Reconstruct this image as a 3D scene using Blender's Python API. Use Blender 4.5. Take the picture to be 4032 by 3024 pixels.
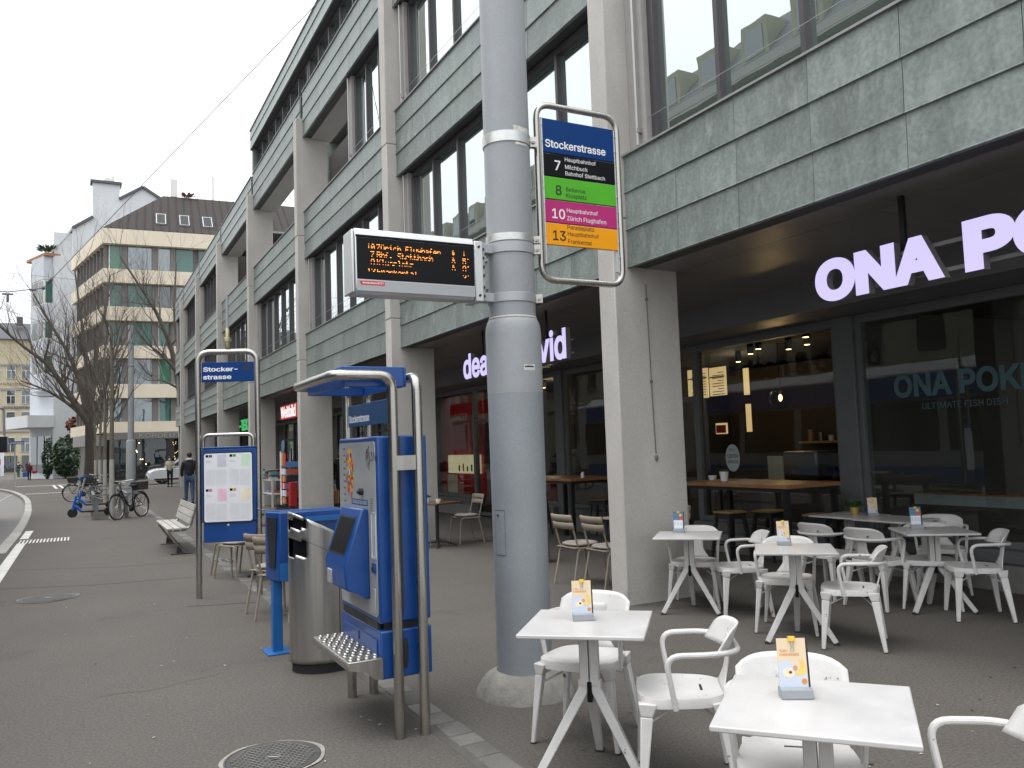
import bpy, bmesh, math, random
from mathutils import Vector, Matrix
R = math.radians
rnd = random.Random(7)
SC = bpy.context.scene
COL = SC.collection
for o in list(bpy.data.objects):
    bpy.data.objects.remove(o)

# ------------------------------------------------------------------ camera
CAMH = 1.65
def cam_axes(y, p, r):
    f = Vector((math.sin(y)*math.cos(p), math.cos(y)*math.cos(p), math.sin(p)))
    rt = Vector((math.cos(y), -math.sin(y), 0)); up = rt.cross(f)
    return math.cos(r)*rt + math.sin(r)*up, -math.sin(r)*rt + math.cos(r)*up, f
cx, cy, cz = cam_axes(R(27.714), R(4.274), R(-1.999))
cd = bpy.data.cameras.new('camera'); cam = bpy.data.objects.new('camera', cd); COL.objects.link(cam)
cd.sensor_width = 36; cd.lens = 36*3250/4032; cd.clip_end = 2000; cd.clip_start = .05
cam.matrix_world = Matrix(((cx.x, cy.x, -cz.x, 0), (cx.y, cy.y, -cz.y, 0), (cx.z, cy.z, -cz.z, CAMH), (0, 0, 0, 1)))
SC.camera = cam
# ------------------------------------------------------------------ sky, sun, exposure
W = bpy.data.worlds.new('World'); SC.world = W; W.use_nodes = True
wn = W.node_tree.nodes; wl = W.node_tree.links; wn.clear()
sky = wn.new('ShaderNodeTexSky'); sky.sky_type = 'NISHITA'; sky.sun_disc = False
SUN_EL, SUN_AZ = R(70), R(-75)
sky.sun_elevation = SUN_EL; sky.sun_rotation = SUN_AZ
sky.dust_density = 6; sky.air_density = 1.5
hs = wn.new('ShaderNodeHueSaturation'); hs.inputs['Saturation'].default_value = .12
wl.new(sky.outputs[0], hs.inputs['Color'])
mx = wn.new('ShaderNodeMixRGB'); mx.inputs[0].default_value = .8; mx.inputs[2].default_value = (12.6, 13.1, 13.6, 1)
wl.new(hs.outputs[0], mx.inputs[1])
bg = wn.new('ShaderNodeBackground'); bg.inputs[1].default_value = .1
# overcast luminance: the zenith is brighter than the horizon
tcw = wn.new('ShaderNodeTexCoord'); sx_ = wn.new('ShaderNodeSeparateXYZ'); wl.new(tcw.outputs['Generated'], sx_.inputs[0])
mrw = wn.new('ShaderNodeMapRange'); mrw.inputs[1].default_value = 0; mrw.inputs[2].default_value = 1; mrw.inputs[3].default_value = .86; mrw.inputs[4].default_value = 1.75; wl.new(sx_.outputs[2], mrw.inputs[0])
scw = wn.new('ShaderNodeVectorMath'); scw.operation = 'SCALE'; wl.new(mx.outputs[0], scw.inputs[0]); wl.new(mrw.outputs[0], scw.inputs['Scale'])
wl.new(scw.outputs[0], bg.inputs[0])
SC.cycles.max_bounces = 8; SC.cycles.diffuse_bounces = 3; SC.cycles.glossy_bounces = 4; SC.cycles.transparent_max_bounces = 10
wo = wn.new('ShaderNodeOutputWorld'); wl.new(bg.outputs[0], wo.inputs[0])
sd = bpy.data.lights.new('sun', 'SUN'); sd.energy = 1.0; sd.angle = R(40); sd.color = (1, .97, .93)
sun = bpy.data.objects.new('sun', sd); COL.objects.link(sun)
sv = Vector((math.sin(SUN_AZ)*math.cos(SUN_EL), math.cos(SUN_AZ)*math.cos(SUN_EL), math.sin(SUN_EL)))
sun.rotation_euler = sv.to_track_quat('Z', 'Y').to_euler(); sun.location = (-20, 20, 40)
vs = SC.view_settings
SC.display_settings.display_device = 'sRGB'
vs.view_transform = 'Standard'; vs.look = 'None'; vs.gamma = 1; vs.use_curve_mapping = False; vs.exposure = 0.28

# ------------------------------------------------------------------ materials
MATS = {}
def mat(name, col, rough=.6, metal=0, var=.12, scale=6, bump=0, bscale=60, fine=0, emit=None, es=1, spec=.5, streak=None, rnd_obj=0, coat=0, stain=None, fscale=None):
    """procedural principled material: base colour with two octaves of noise, optional bump and per-object variation"""
    if name in MATS: return MATS[name]
    m = bpy.data.materials.new(name); m.use_nodes = True
    n = m.node_tree.nodes; l = m.node_tree.links
    b = n['Principled BSDF']
    b.inputs['Roughness'].default_value = rough; b.inputs['Metallic'].default_value = metal
    b.inputs['Specular IOR Level'].default_value = spec
    if coat: b.inputs['Coat Weight'].default_value = coat; b.inputs['Coat Roughness'].default_value = .15
    tc = n.new('ShaderNodeTexCoord'); src = tc.outputs['Object']
    if streak:
        mp = n.new('ShaderNodeMapping'); mp.inputs['Scale'].default_value = streak; l.new(src, mp.inputs['Vector']); srcs = mp.outputs[0]
    else: srcs = src
    if rnd_obj:
        oi = n.new('ShaderNodeObjectInfo')
        vm = n.new('ShaderNodeVectorMath'); vm.operation = 'MULTIPLY_ADD'; vm.inputs[1].default_value = (1, 1, 1)
        cmb = n.new('ShaderNodeCombineXYZ')
        for i in range(3):
            mm = n.new('ShaderNodeMath'); mm.operation = 'MULTIPLY'; mm.inputs[1].default_value = (31, 57, 83)[i]
            l.new(oi.outputs['Random'], mm.inputs[0]); l.new(mm.outputs[0], cmb.inputs[i])
        l.new(srcs, vm.inputs[0]); l.new(cmb.outputs[0], vm.inputs[2]); srcs = vm.outputs[0]
    nz = n.new('ShaderNodeTexNoise'); nz.inputs['Scale'].default_value = scale; nz.inputs['Detail'].default_value = 6; nz.inputs['Roughness'].default_value = .62
    l.new(srcs, nz.inputs['Vector'])
    rp = n.new('ShaderNodeMapRange'); rp.inputs[1].default_value = .3; rp.inputs[2].default_value = .7
    rp.inputs[3].default_value = 1-var; rp.inputs[4].default_value = 1+var; l.new(nz.outputs[0], rp.inputs[0])
    fac = rp.outputs[0]
    def mul(a, bb):
        k = n.new('ShaderNodeMath'); k.operation = 'MULTIPLY'; l.new(a, k.inputs[0]); l.new(bb, k.inputs[1]); return k.outputs[0]
    if fine:
        n2 = n.new('ShaderNodeTexNoise'); n2.inputs['Scale'].default_value = fscale or scale*30; n2.inputs['Detail'].default_value = 3; l.new(src, n2.inputs['Vector'])
        r2 = n.new('ShaderNodeMapRange'); r2.inputs[1].default_value = .3; r2.inputs[2].default_value = .7; r2.inputs[3].default_value = 1-fine; r2.inputs[4].default_value = 1+fine
        l.new(n2.outputs[0], r2.inputs[0]); fac = mul(fac, r2.outputs[0])
    if rnd_obj:
        r3 = n.new('ShaderNodeMapRange'); r3.inputs[3].default_value = 1-rnd_obj; r3.inputs[4].default_value = 1+rnd_obj
        l.new(oi.outputs['Random'], r3.inputs[0]); fac = mul(fac, r3.outputs[0])
    vmul = n.new('ShaderNodeVectorMath'); vmul.operation = 'SCALE'; vmul.inputs[0].default_value = col[:3]
    l.new(fac, vmul.inputs['Scale']); out = vmul.outputs[0]
    if stain:   # (colour, threshold, scale): blotches with a shape of their own
        n3 = n.new('ShaderNodeTexNoise'); n3.inputs['Scale'].default_value = stain[2]; n3.inputs['Detail'].default_value = 8; n3.inputs['Roughness'].default_value = .7; l.new(src if not rnd_obj else srcs, n3.inputs['Vector'])
        r4 = n.new('ShaderNodeMapRange'); r4.inputs[1].default_value = stain[1]; r4.inputs[2].default_value = stain[1]+(stain[3] if len(stain) > 3 else .03); l.new(n3.outputs[0], r4.inputs[0])
        mk = n.new('ShaderNodeMixRGB'); mk.inputs[2].default_value = (*stain[0], 1); l.new(r4.outputs[0], mk.inputs[0]); l.new(out, mk.inputs[1]); out = mk.outputs[0]
    l.new(out, b.inputs['Base Color'])
    rr = n.new('ShaderNodeMapRange'); rr.inputs[1].default_value = .3; rr.inputs[2].default_value = .7; rr.inputs[3].default_value = max(.02, rough-.08); rr.inputs[4].default_value = min(1, rough+.08)
    l.new(nz.outputs[0], rr.inputs[0]); l.new(rr.outputs[0], b.inputs['Roughness'])
    if bump:
        nb = n.new('ShaderNodeTexNoise'); nb.inputs['Scale'].default_value = bscale; nb.inputs['Detail'].default_value = 4; l.new(srcs if streak else src, nb.inputs['Vector'])
        bp = n.new('ShaderNodeBump'); bp.inputs['Strength'].default_value = bump; bp.inputs['Distance'].default_value = .01; l.new(nb.outputs[0], bp.inputs['Height']); l.new(bp.outputs[0], b.inputs['Normal'])
    if emit: b.inputs['Emission Color'].default_value = (*emit, 1); b.inputs['Emission Strength'].default_value = es
    MATS[name] = m; return m
def glass(name, tint, ior=1.5, dark=None, boost=0.0, rough=0.0):
    """window pane: clear (transparent + mirror by Fresnel) or, with dark given, a pane backed by a dim room"""
    if name in MATS: return MATS[name]
    m = bpy.data.materials.new(name); m.use_nodes = True; n = m.node_tree.nodes; l = m.node_tree.links; n.clear()
    fr = n.new('ShaderNodeFresnel'); fr.inputs[0].default_value = ior
    gl = n.new('ShaderNodeBsdfGlossy'); gl.inputs['Roughness'].default_value = rough; gl.inputs[0].default_value = (.93, .96, .97, 1)
    if dark: bs = n.new('ShaderNodeBsdfDiffuse'); bs.inputs[0].default_value = (*dark, 1)
    else: bs = n.new('ShaderNodeBsdfTransparent'); bs.inputs[0].default_value = (*tint, 1)
    ad = n.new('ShaderNodeMath'); ad.operation = 'ADD'; ad.inputs[1].default_value = boost; ad.use_clamp = True; l.new(fr.outputs[0], ad.inputs[0])
    ge = n.new('ShaderNodeNewGeometry'); iv = n.new('ShaderNodeMath'); iv.operation = 'SUBTRACT'; iv.inputs[0].default_value = 1; l.new(ge.outputs['Backfacing'], iv.inputs[1])
    mf = n.new('ShaderNodeMath'); mf.operation = 'MULTIPLY'; l.new(ad.outputs[0], mf.inputs[0]); l.new(iv.outputs[0], mf.inputs[1])
    mi = n.new('ShaderNodeMixShader'); l.new(mf.outputs[0], mi.inputs[0]); l.new(bs.outputs[0], mi.inputs[1]); l.new(gl.outputs[0], mi.inputs[2])
    # faint waviness of float glass
    tc = n.new('ShaderNodeTexCoord'); nb = n.new('ShaderNodeTexNoise'); nb.inputs['Scale'].default_value = 1.3; l.new(tc.outputs['Object'], nb.inputs['Vector'])
    bp = n.new('ShaderNodeBump'); bp.inputs['Strength'].default_value = .02; bp.inputs['Distance'].default_value = .05; l.new(nb.outputs[0], bp.inputs['Height']); l.new(bp.outputs[0], gl.inputs['Normal'])
    o = n.new('ShaderNodeOutputMaterial'); l.new(mi.outputs[0], o.inputs[0]); MATS[name] = m; return m
def S8(r, g, b):   # sRGB byte colour -> linear
    return tuple(((c/255)/12.92 if c/255 <= .04045 else ((c/255+.055)/1.055)**2.4) for c in (r, g, b))

# ------------------------------------------------------------------ mesh helpers
class MB:
    def __init__(s, T=None): s.v = []; s.f = []; s.T = T
    def add(s, vs, fs):
        k = len(s.v)
        s.v += [tuple(s.T @ Vector(p)) if s.T else tuple(p) for p in vs]
        s.f += [tuple(i+k for i in f) for f in fs]; return s
    def box(s, x0, x1, y0, y1, z0, z1):
        return s.add([(x0,y0,z0),(x1,y0,z0),(x1,y1,z0),(x0,y1,z0),(x0,y0,z1),(x1,y0,z1),(x1,y1,z1),(x0,y1,z1)],
                     [(0,3,2,1),(4,5,6,7),(0,1,5,4),(1,2,6,5),(2,3,7,6),(3,0,4,7)])
    def bx(s, c, d, rz=0, M=None):
        m = M or (Matrix.Translation(c) @ Matrix.Rotation(rz, 4, 'Z'))
        hx, hy, hz = d[0]/2, d[1]/2, d[2]/2
        vs = [m @ Vector(p) for p in [(-hx,-hy,-hz),(hx,-hy,-hz),(hx,hy,-hz),(-hx,hy,-hz),(-hx,-hy,hz),(hx,-hy,hz),(hx,hy,hz),(-hx,hy,hz)]]
        return s.add(vs, [(0,3,2,1),(4,5,6,7),(0,1,5,4),(1,2,6,5),(2,3,7,6),(3,0,4,7)])
    def beam(s, a, b, w, h, up=(0,0,1), w2=None, h2=None):
        """tapered rectangular bar from a to b"""
        a, b = Vector(a), Vector(b); d = (b-a).normalized(); u = Vector(up)
        if abs(d.dot(u)) > .98: u = Vector((1,0,0))
        sx = d.cross(u).normalized(); su = sx.cross(d)
        w2 = w if w2 is None else w2; h2 = h if h2 is None else h2
        vs = [a+sx*i*w/2+su*j*h/2 for i, j in ((-1,-1),(1,-1),(1,1),(-1,1))] + [b+sx*i*w2/2+su*j*h2/2 for i, j in ((-1,-1),(1,-1),(1,1),(-1,1))]
        return s.add(vs, [(0,3,2,1),(4,5,6,7),(0,1,5,4),(1,2,6,5),(2,3,7,6),(3,0,4,7)])
    def tube(s, pts, r, n=8, closed=False, cap=True):
        P = [Vector(p) for p in pts]; m = len(P)
        rr = r if isinstance(r, (list, tuple)) else [r]*m
        vs = []; prev = None
        for i in range(m):
            if closed: t = P[(i+1) % m]-P[i-1]
            else: t = P[min(i+1, m-1)]-P[max(i-1, 0)]
            t = t.normalized() if t.length > 1e-9 else Vector((0,0,1))
            if prev is None:
                a = Vector((0,0,1)) if abs(t.z) < .9 else Vector((1,0,0)); u = t.cross(a).normalized()
            else:
                u = prev - t*prev.dot(t); u = u.normalized() if u.length > 1e-6 else t.orthogonal().normalized()
            w = t.cross(u); prev = u
            for k in range(n):
                an = 2*math.pi*k/n; vs.append(P[i]+(u*math.cos(an)+w*math.sin(an))*rr[i])
        fs = []
        for i in range(m if closed else m-1):
            j = (i+1) % m
            for k in range(n): fs.append((i*n+k, i*n+(k+1) % n, j*n+(k+1) % n, j*n+k))
        if cap and not closed: fs += [tuple(range(n-1, -1, -1)), tuple((m-1)*n+k for k in range(n))]
        return s.add(vs, fs)
    def cyl(s, c, r, h, n=24, ax='Z', r2=None):
        a = Vector(c); d = {'X': Vector((1,0,0)), 'Y': Vector((0,1,0)), 'Z': Vector((0,0,1))}[ax]*h
        return s.tube([a, a+d], [r, r if r2 is None else r2], n)
    def lathe(s, prof, c=(0,0,0), n=32):
        vs = []; fs = []; m = len(prof)
        for (r, z) in prof:
            for k in range(n):
                an = 2*math.pi*k/n; vs.append((c[0]+r*math.cos(an), c[1]+r*math.sin(an), c[2]+z))
        for i in range(m-1):
            for k in range(n): fs.append((i*n+k, i*n+(k+1) % n, (i+1)*n+(k+1) % n, (i+1)*n+k))
        fs += [tuple(range(n-1, -1, -1)), tuple((m-1)*n+k for k in range(n))]
        return s.add(vs, fs)
    def prism(s, poly, vec):
        """extrude a planar 3-D polygon by vec"""
        P = [Vector(p) for p in poly]; v = Vector(vec); m = len(P)
        nn = Vector((0,0,0))
        for i in range(m): nn += P[i].cross(P[(i+1) % m])
        if nn.dot(v) > 0: P = P[::-1]
        vs = P+[p+v for p in P]
        return s.add(vs, [tuple(range(m)), tuple(range(2*m-1, m-1, -1))]+[(i, i+m, (i+1) % m+m, (i+1) % m) for i in range(m)])
    def quad(s, a, b, c, d): return s.add([a, b, c, d], [(0,1,2,3)])
    def grid(s, fn, nu, nv):
        vs = [fn(i/nu, j/nv) for j in range(nv+1) for i in range(nu+1)]
        return s.add(vs, [(j*(nu+1)+i, j*(nu+1)+i+1, (j+1)*(nu+1)+i+1, (j+1)*(nu+1)+i) for j in range(nv) for i in range(nu)])
    def ball(s, c, r, n=12, m=8):
        rx, ry, rz = r if isinstance(r, (list, tuple)) else (r, r, r)
        vs = [(c[0]+rx*math.sin(math.pi*j/m)*math.cos(2*math.pi*i/n), c[1]+ry*math.sin(math.pi*j/m)*math.sin(2*math.pi*i/n), c[2]-rz*math.cos(math.pi*j/m)) for j in range(m+1) for i in range(n)]
        return s.add(vs, [(j*n+i, j*n+(i+1) % n, (j+1)*n+(i+1) % n, (j+1)*n+i) for j in range(m) for i in range(n)])
    def mesh(s, name='mesh'):
        me = bpy.data.meshes.new(name); me.from_pydata(s.v, [], s.f); me.validate(); me.update()
        return me
def setp(o, label=None, cat=None, group=None, kind=None):
    if label: o['label'] = label
    if cat: o['category'] = cat
    if group: o['group'] = group
    if kind: o['kind'] = kind
    return o
def O(name, mb, m, parent=None, label=None, cat=None, group=None, kind=None, bevel=0, smooth=35, solid=0):
    me = mb if isinstance(mb, bpy.types.Mesh) else mb.mesh(name)
    if m is not None and not me.materials:
        for x in (m if isinstance(m, (list, tuple)) else [m]): me.materials.append(MATS[x] if isinstance(x, str) else x)
    if smooth and me.polygons:
        me.polygons.foreach_set('use_smooth', [True]*len(me.polygons)); me.set_sharp_from_angle(angle=R(smooth))
    o = bpy.data.objects.new(name, me); COL.objects.link(o)
    if parent is not None:
        o.parent = parent
        if parent.parent is None and parent.get('_at') is not None:
            o.matrix_parent_inverse = Matrix.Translation([-c for c in parent.location])
    if solid:
        sm = o.modifiers.new('solid', 'SOLIDIFY'); sm.thickness = solid; sm.offset = 0
    if bevel:
        bm = o.modifiers.new('bevel', 'BEVEL'); bm.width = bevel; bm.segments = 2; bm.limit_method = 'ANGLE'; bm.angle_limit = R(40)
    return setp(o, label, cat, group, kind)
def E(name, label, cat, at=(0,0,0), group=None, rz=0):
    """a thing: Empty at its base; children are built in world coordinates around it"""
    o = bpy.data.objects.new(name, None); COL.objects.link(o); o.empty_display_size = .1
    o.location = at; o['_at'] = 1; o.rotation_euler = (0, 0, rz)
    return setp(o, label, cat, group)
def copy_tree(o, parent=None):
    c = o.copy(); COL.objects.link(c); c.parent = parent
    for ch in [x for x in o.children]: copy_tree(ch, c)
    return c
def place(proto, first, loc, rz, label):
    t = proto if first else copy_tree(proto)
    t.location = loc; t.rotation_euler = (0, 0, rz); t['label'] = label; return t
def arc(c, u, v, r, a0, a1, n=6):
    c, u, v = Vector(c), Vector(u), Vector(v)
    return [c+u*r*math.cos(R(a0+(a1-a0)*i/n))+v*r*math.sin(R(a0+(a1-a0)*i/n)) for i in range(n+1)]
def rpath(pts, rad, n=5):
    """polyline with rounded corners"""
    P = [Vector(p) for p in pts]; out = [P[0]]
    for i in range(1, len(P)-1):
        a = (P[i-1]-P[i]); b = (P[i+1]-P[i]); rr = min(rad, a.length*.49, b.length*.49)
        p0 = P[i]+a.normalized()*rr; p1 = P[i]+b.normalized()*rr
        for k in range(n+1):
            t = k/n; out.append(p0*(1-t)**2+P[i]*2*t*(1-t)+p1*t*t)
    out.append(P[-1]); return out
def roundrect(w, h, r, n=5):
    pts = []
    for cx_, cy_, a in ((w/2-r, h/2-r, 0), (-w/2+r, h/2-r, 90), (-w/2+r, -h/2+r, 180), (w/2-r, -h/2+r, 270)):
        pts += [(cx_+r*math.cos(R(a+90*i/n)), cy_+r*math.sin(R(a+90*i/n))) for i in range(n+1)]
    return pts
TXT = {}
try:      # the grotesque that ships with Blender itself; the built-in face otherwise
    import os
    FONT = bpy.data.fonts.load(os.path.join(bpy.utils.system_resource('DATAFILES'), 'fonts', 'Inter.woff2'))
except Exception: FONT = None
def text(s, fit, at, right, up, m, parent, name='lettering', depth=.002, bold=0, align='L', spacing=1, label=None):
    """lettering as real, slightly raised geometry; fit=(width,height) of its bounding box (either may be None)"""
    key = (s, bold, spacing)
    if key not in TXT:
        cu = bpy.data.curves.new('t', 'FONT'); cu.body = s; cu.size = 1; cu.space_character = spacing; cu.resolution_u = 3; cu.space_line = .95; cu.fill_mode = 'NONE'
        if FONT: cu.font = FONT
        ob = bpy.data.objects.new('t', cu); COL.objects.link(ob)
        dg = bpy.context.evaluated_depsgraph_get(); me = bpy.data.meshes.new_from_object(ob.evaluated_get(dg))
        co = [v.co.to_2d() for v in me.vertices]; nx = {}
        for e in me.edges:
            a, b = e.vertices; nx.setdefault(a, []).append(b); nx.setdefault(b, []).append(a)
        bpy.data.objects.remove(ob); bpy.data.curves.remove(cu); bpy.data.meshes.remove(me)
        seen = set(); loops = []
        for st in range(len(co)):
            if st in seen or st not in nx: continue
            lp = [st]; seen.add(st); cur = st
            while True:
                n_ = [q for q in nx[cur] if q not in seen]
                if not n_: break
                cur = n_[0] if len(lp) > 1 or st+1 not in n_ else st+1; lp.append(cur); seen.add(cur)
            P = [co[i] for i in lp]; P = [p for i, p in enumerate(P) if (p-P[i-1]).length > 1e-5]
            if len(P) > 2: loops.append(P)
        area = lambda P: sum(P[i-1].x*P[i].y-P[i].x*P[i-1].y for i in range(len(P)))/2
        ar = [area(P) for P in loops]; big = max(range(len(loops)), key=lambda i: abs(ar[i])); sg_ = 1 if ar[big] > 0 else -1
        def grow_(P):     # embolden: push the outline outwards
            if not bold: return P
            out = []; n_ = len(P)
            for i in range(n_):
                a = (P[i]-P[i-1]).normalized(); b = (P[(i+1) % n_]-P[i]).normalized(); t = a+b
                nn = Vector((t.y, -t.x)); L = nn.length
                nn = nn/L if L > 1e-4 else Vector((a.y, -a.x)); k = max(.5, nn.dot(Vector((a.y, -a.x))))
                out.append(P[i]+nn*(bold*sg_/k))
            return out
        loops = [grow_(P) for P in loops]
        if sg_ < 0: loops = [P[::-1] for P in loops]
        box_ = [(min(p.x for p in P), max(p.x for p in P), min(p.y for p in P), max(p.y for p in P)) for P in loops]; cl = []
        for i, bb in enumerate(box_):     # contours that overlap belong to one glyph
            hit = [c for c in cl if any(bb[0] <= box_[k][1] and box_[k][0] <= bb[1] and bb[2] <= box_[k][3] and box_[k][2] <= bb[3] for k in c)]
            cl = [c for c in cl if c not in hit]+[sum(hit, [])+[i]]
        res = []
        for c in cl:     # non-zero winding fill in horizontal slabs
            polys = [loops[k] for k in c]; ed = [(P[i-1], P[i]) for P in polys for i in range(len(P)) if abs(P[i-1].y-P[i].y) > 1e-6]
            ys = {round(p.y, 5) for P in polys for p in P}
            for a in range(len(ed)):
                p, r_ = ed[a][0], ed[a][1]-ed[a][0]
                for b in range(a+1, len(ed)):
                    q_, s_ = ed[b][0], ed[b][1]-ed[b][0]; den = r_.x*s_.y-r_.y*s_.x
                    if abs(den) < 1e-9: continue
                    d_ = q_-p; t = (d_.x*s_.y-d_.y*s_.x)/den; u = (d_.x*r_.y-d_.y*r_.x)/den
                    if .001 < t < .999 and .001 < u < .999: ys.add(round(p.y+r_.y*t, 5))
            ys = sorted(ys); quads = []
            for ya, yb in zip(ys, ys[1:]):
                if yb-ya < 2e-5: continue
                ym = (ya+yb)/2; cr = []
                for p, q_ in ed:
                    if min(p.y, q_.y) < ym < max(p.y, q_.y):
                        f = lambda y_: p.x+(q_.x-p.x)*(y_-p.y)/(q_.y-p.y)
                        cr.append((f(ym), f(ya), f(yb), 1 if q_.y > p.y else -1))
                cr.sort(); wn_ = 0; st = None
                for x_, xa, xb, sgn in cr:
                    if wn_ == 0: st = (xa, xb)
                    wn_ += sgn
                    if wn_ == 0 and st: quads.append(((st[0], ya), (xa, ya), (xb, yb), (st[1], yb)))
            res.append((polys, quads))
        TXT[key] = res
    res = TXT[key]; allp = [p for polys, _ in res for P in polys for p in P]
    x0 = min(v.x for v in allp); x1 = max(v.x for v in allp); y0 = min(v.y for v in allp); y1 = max(v.y for v in allp)
    w, h = fit
    sx = w/(x1-x0) if w else h/(y1-y0); sy = h/(y1-y0) if h else sx
    at, right, up = Vector(at), Vector(right).normalized(), Vector(up).normalized(); nrm = right.cross(up)
    ox = {'L': x0, 'C': (x0+x1)/2, 'R': x1}[align]
    mb = MB()
    W3 = lambda x, y: at+right*((x-ox)*sx)+up*((y-y0)*sy)
    for polys, quads in res:
        for q_ in quads: mb.add([W3(*p)+nrm*depth for p in q_], [(0,1,2,3)])
        for P in polys:
            fl = [W3(p.x, p.y) for p in P]; m_ = len(P)
            mb.add([p+nrm*depth*.999 for p in fl]+fl, [(i, m_+i, m_+(i+1) % m_, (i+1) % m_) for i in range(m_)])
    return O(name, mb, m, parent, smooth=0, label=label)
# ------------------------------------------------------------------ palette
mat('asphalt', (.108,.097,.087), .9, var=.13, scale=.45, bump=.22, bscale=160, fine=.26, fscale=55, spec=.3, stain=((.072,.066,.061), .57, .8, .2))
mat('asphalt_patch', (.132,.120,.110), .9, var=.08, scale=.5, bump=.22, bscale=160, fine=.26, fscale=60)
mat('asphalt_road', (.19,.18,.17), .88, var=.08, scale=.3, bump=.2, bscale=120, fine=.16, fscale=40)
mat('seam', (.095,.088,.08), .9, var=.2, scale=8)
mat('granite', (.145,.137,.126), .8, var=.22, scale=5, bump=.5, bscale=60, fine=.2, rnd_obj=.3)
mat('kerbstone', (.36,.34,.31), .8, var=.15, scale=4, bump=.3, bscale=60, rnd_obj=.1)
mat('roadpaint', (.62,.6,.56), .7, var=.15, scale=3, fine=.12, stain=((.25,.24,.22), .66, 7, .05))
mat('concrete', (.49,.463,.43), .85, var=.10, scale=1.6, bump=.2, bscale=40, fine=.08, fscale=70, streak=(1,1,.5), stain=((.27,.25,.23), .64, 2.3, .14))
mat('concrete_base', (.27,.258,.23), .9, var=.25, scale=7, bump=.8, bscale=22, fine=.15, stain=((.17,.17,.12), .58, 9, .15))
mat('zinc', (.192,.220,.205), .47, metal=.15, var=.26, scale=3.6, streak=(1,1,.4), bump=.06, bscale=16, fine=.19, fscale=28, rnd_obj=.13, stain=((.315,.34,.32), .545, 6, .2))
mat('lap', (.05,.052,.05), .7); mat('loggia_pale', (.52,.53,.51), .7, var=.06)
mat('coping', (.30,.30,.30), .5, metal=.5, var=.1)
mat('frame_dark', (.06,.054,.058), .45, var=.1)
mat('jamb', (.34,.325,.31), .7, var=.06)
mat('rail_steel', (.42,.41,.40), .35, metal=.8, var=.06)
mat('soffit', (.19,.178,.176), .38, var=.1, scale=2, spec=.4)
mat('fascia', (.135,.135,.14), .42, var=.12, scale=2, spec=.4)
mat('mullion', (.115,.12,.122), .5, var=.08)
mat('plinth', (.20,.195,.185), .8, var=.15, bump=.2, fine=.1)
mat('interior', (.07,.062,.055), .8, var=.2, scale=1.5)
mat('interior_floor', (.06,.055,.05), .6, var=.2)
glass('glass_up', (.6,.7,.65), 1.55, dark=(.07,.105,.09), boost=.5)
glass('glass_shop', (.80,.84,.83), 1.42, boost=.012)
glass('acrylic', (.9,.93,.95), 1.4)

# ------------------------------------------------------------------ ground
KERB = [(-1.42,-30),(-1.41,10),(-1.40,19),(-1.40,22.4),(-1.45,26),(-1.55,30.2),(-1.66,33.4),(-1.82,36.6),(-1.97,39.8),(-2.15,42.8),(-2.42,46.3),(-2.75,49.8),(-3.15,53.4),(-3.6,57),(-4.1,60.2),(-4.7,63.4),(-6.2,69),(-9,78),(-18,105),(-50,190)]
def ribbon(a, b, z0, mb=None):
    mb = mb or MB(); n = len(a)
    return mb.add([(*p, z0) for p in a]+[(*p, z0) for p in b], [(i, i+1, n+i+1, n+i) for i in range(n-1)])
mb = MB(); mb.quad((-420,-120,-.125),(420,-120,-.125),(420,900,-.125),(-420,900,-.125))
O('ground', mb, 'asphalt_road', kind='structure')
mb = MB(); ribbon([(220, y) for x, y in KERB], KERB, 0, mb)
ribbon(KERB, [(x-.001, y) for x, y in KERB], 0, mb)
n = len(KERB); mb.add([(x, y, 0) for x, y in KERB]+[(x, y, -.13) for x, y in KERB], [(i, i+1, n+i+1, n+i) for i in range(n-1)])
pavement = O('pavement', mb, 'asphalt', kind='structure')
# kerb stones, one by one
def along(path, s):
    for (a, b) in zip(path, path[1:]):
        L = math.hypot(b[0]-a[0], b[1]-a[1])
        if s <= L: t = s/L; return (a[0]+(b[0]-a[0])*t, a[1]+(b[1]-a[1])*t), ((b[0]-a[0])/L, (b[1]-a[1])/L)
        s -= L
    return path[-1], (0, 1)
s = 48.0
while s < 96:
    p, d = along(KERB, s+.49)
    mb = MB(); mb.bx((p[0]+.09, p[1], -.0565), (.22, .97, .127), math.atan2(-d[0], d[1]))
    O('kerb_stone', mb, 'kerbstone', pavement, bevel=.012); s += .985
# row of granite setts
y = 2.7
while y < 31:
    L = rnd.choice((.17,.2,.24,.28)); w = .155+rnd.uniform(-.012,.012); x1 = 2.025+rnd.uniform(-.008,.008)
    mb = MB(); mb.bx((x1-w/2, y+L/2, -.02+rnd.uniform(0,.004)), (w, L-.014, .052), rnd.uniform(-.012,.012))
    O('paving_sett', mb, 'granite', pavement, bevel=.006); y += L
# strip goes on as one dressed kerb beyond
mb = MB(); mb.box(1.86,2.02,31,50,-.02,.005); O('paving_strip', mb, 'granite', pavement)
mb = MB(); mb.box(1.825,2.065,2.6,31,-.03,.0015); O('strip_bed', mb, 'seam', pavement)
# seams in the asphalt
mb = MB()
for pts in ([(-1.35,15.2),(-.3,14.75),(.45,14.26),(1.8,14.0)], [(-1.0,12.97),(.2,12.44),(1.75,12.22)], [(1.05,9.93),(1.4,9.8),(1.8,9.68)], [(2.9,2.3),(3.05,2.05),(3.4,1.8)]):
    a = [(p[0], p[1]) for p in pts]; ribbon(a, [(p[0]+.004, p[1]+.02) for p in pts], .006, mb)
O('asphalt_seam', mb, 'seam', pavement, kind='stuff')
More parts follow.
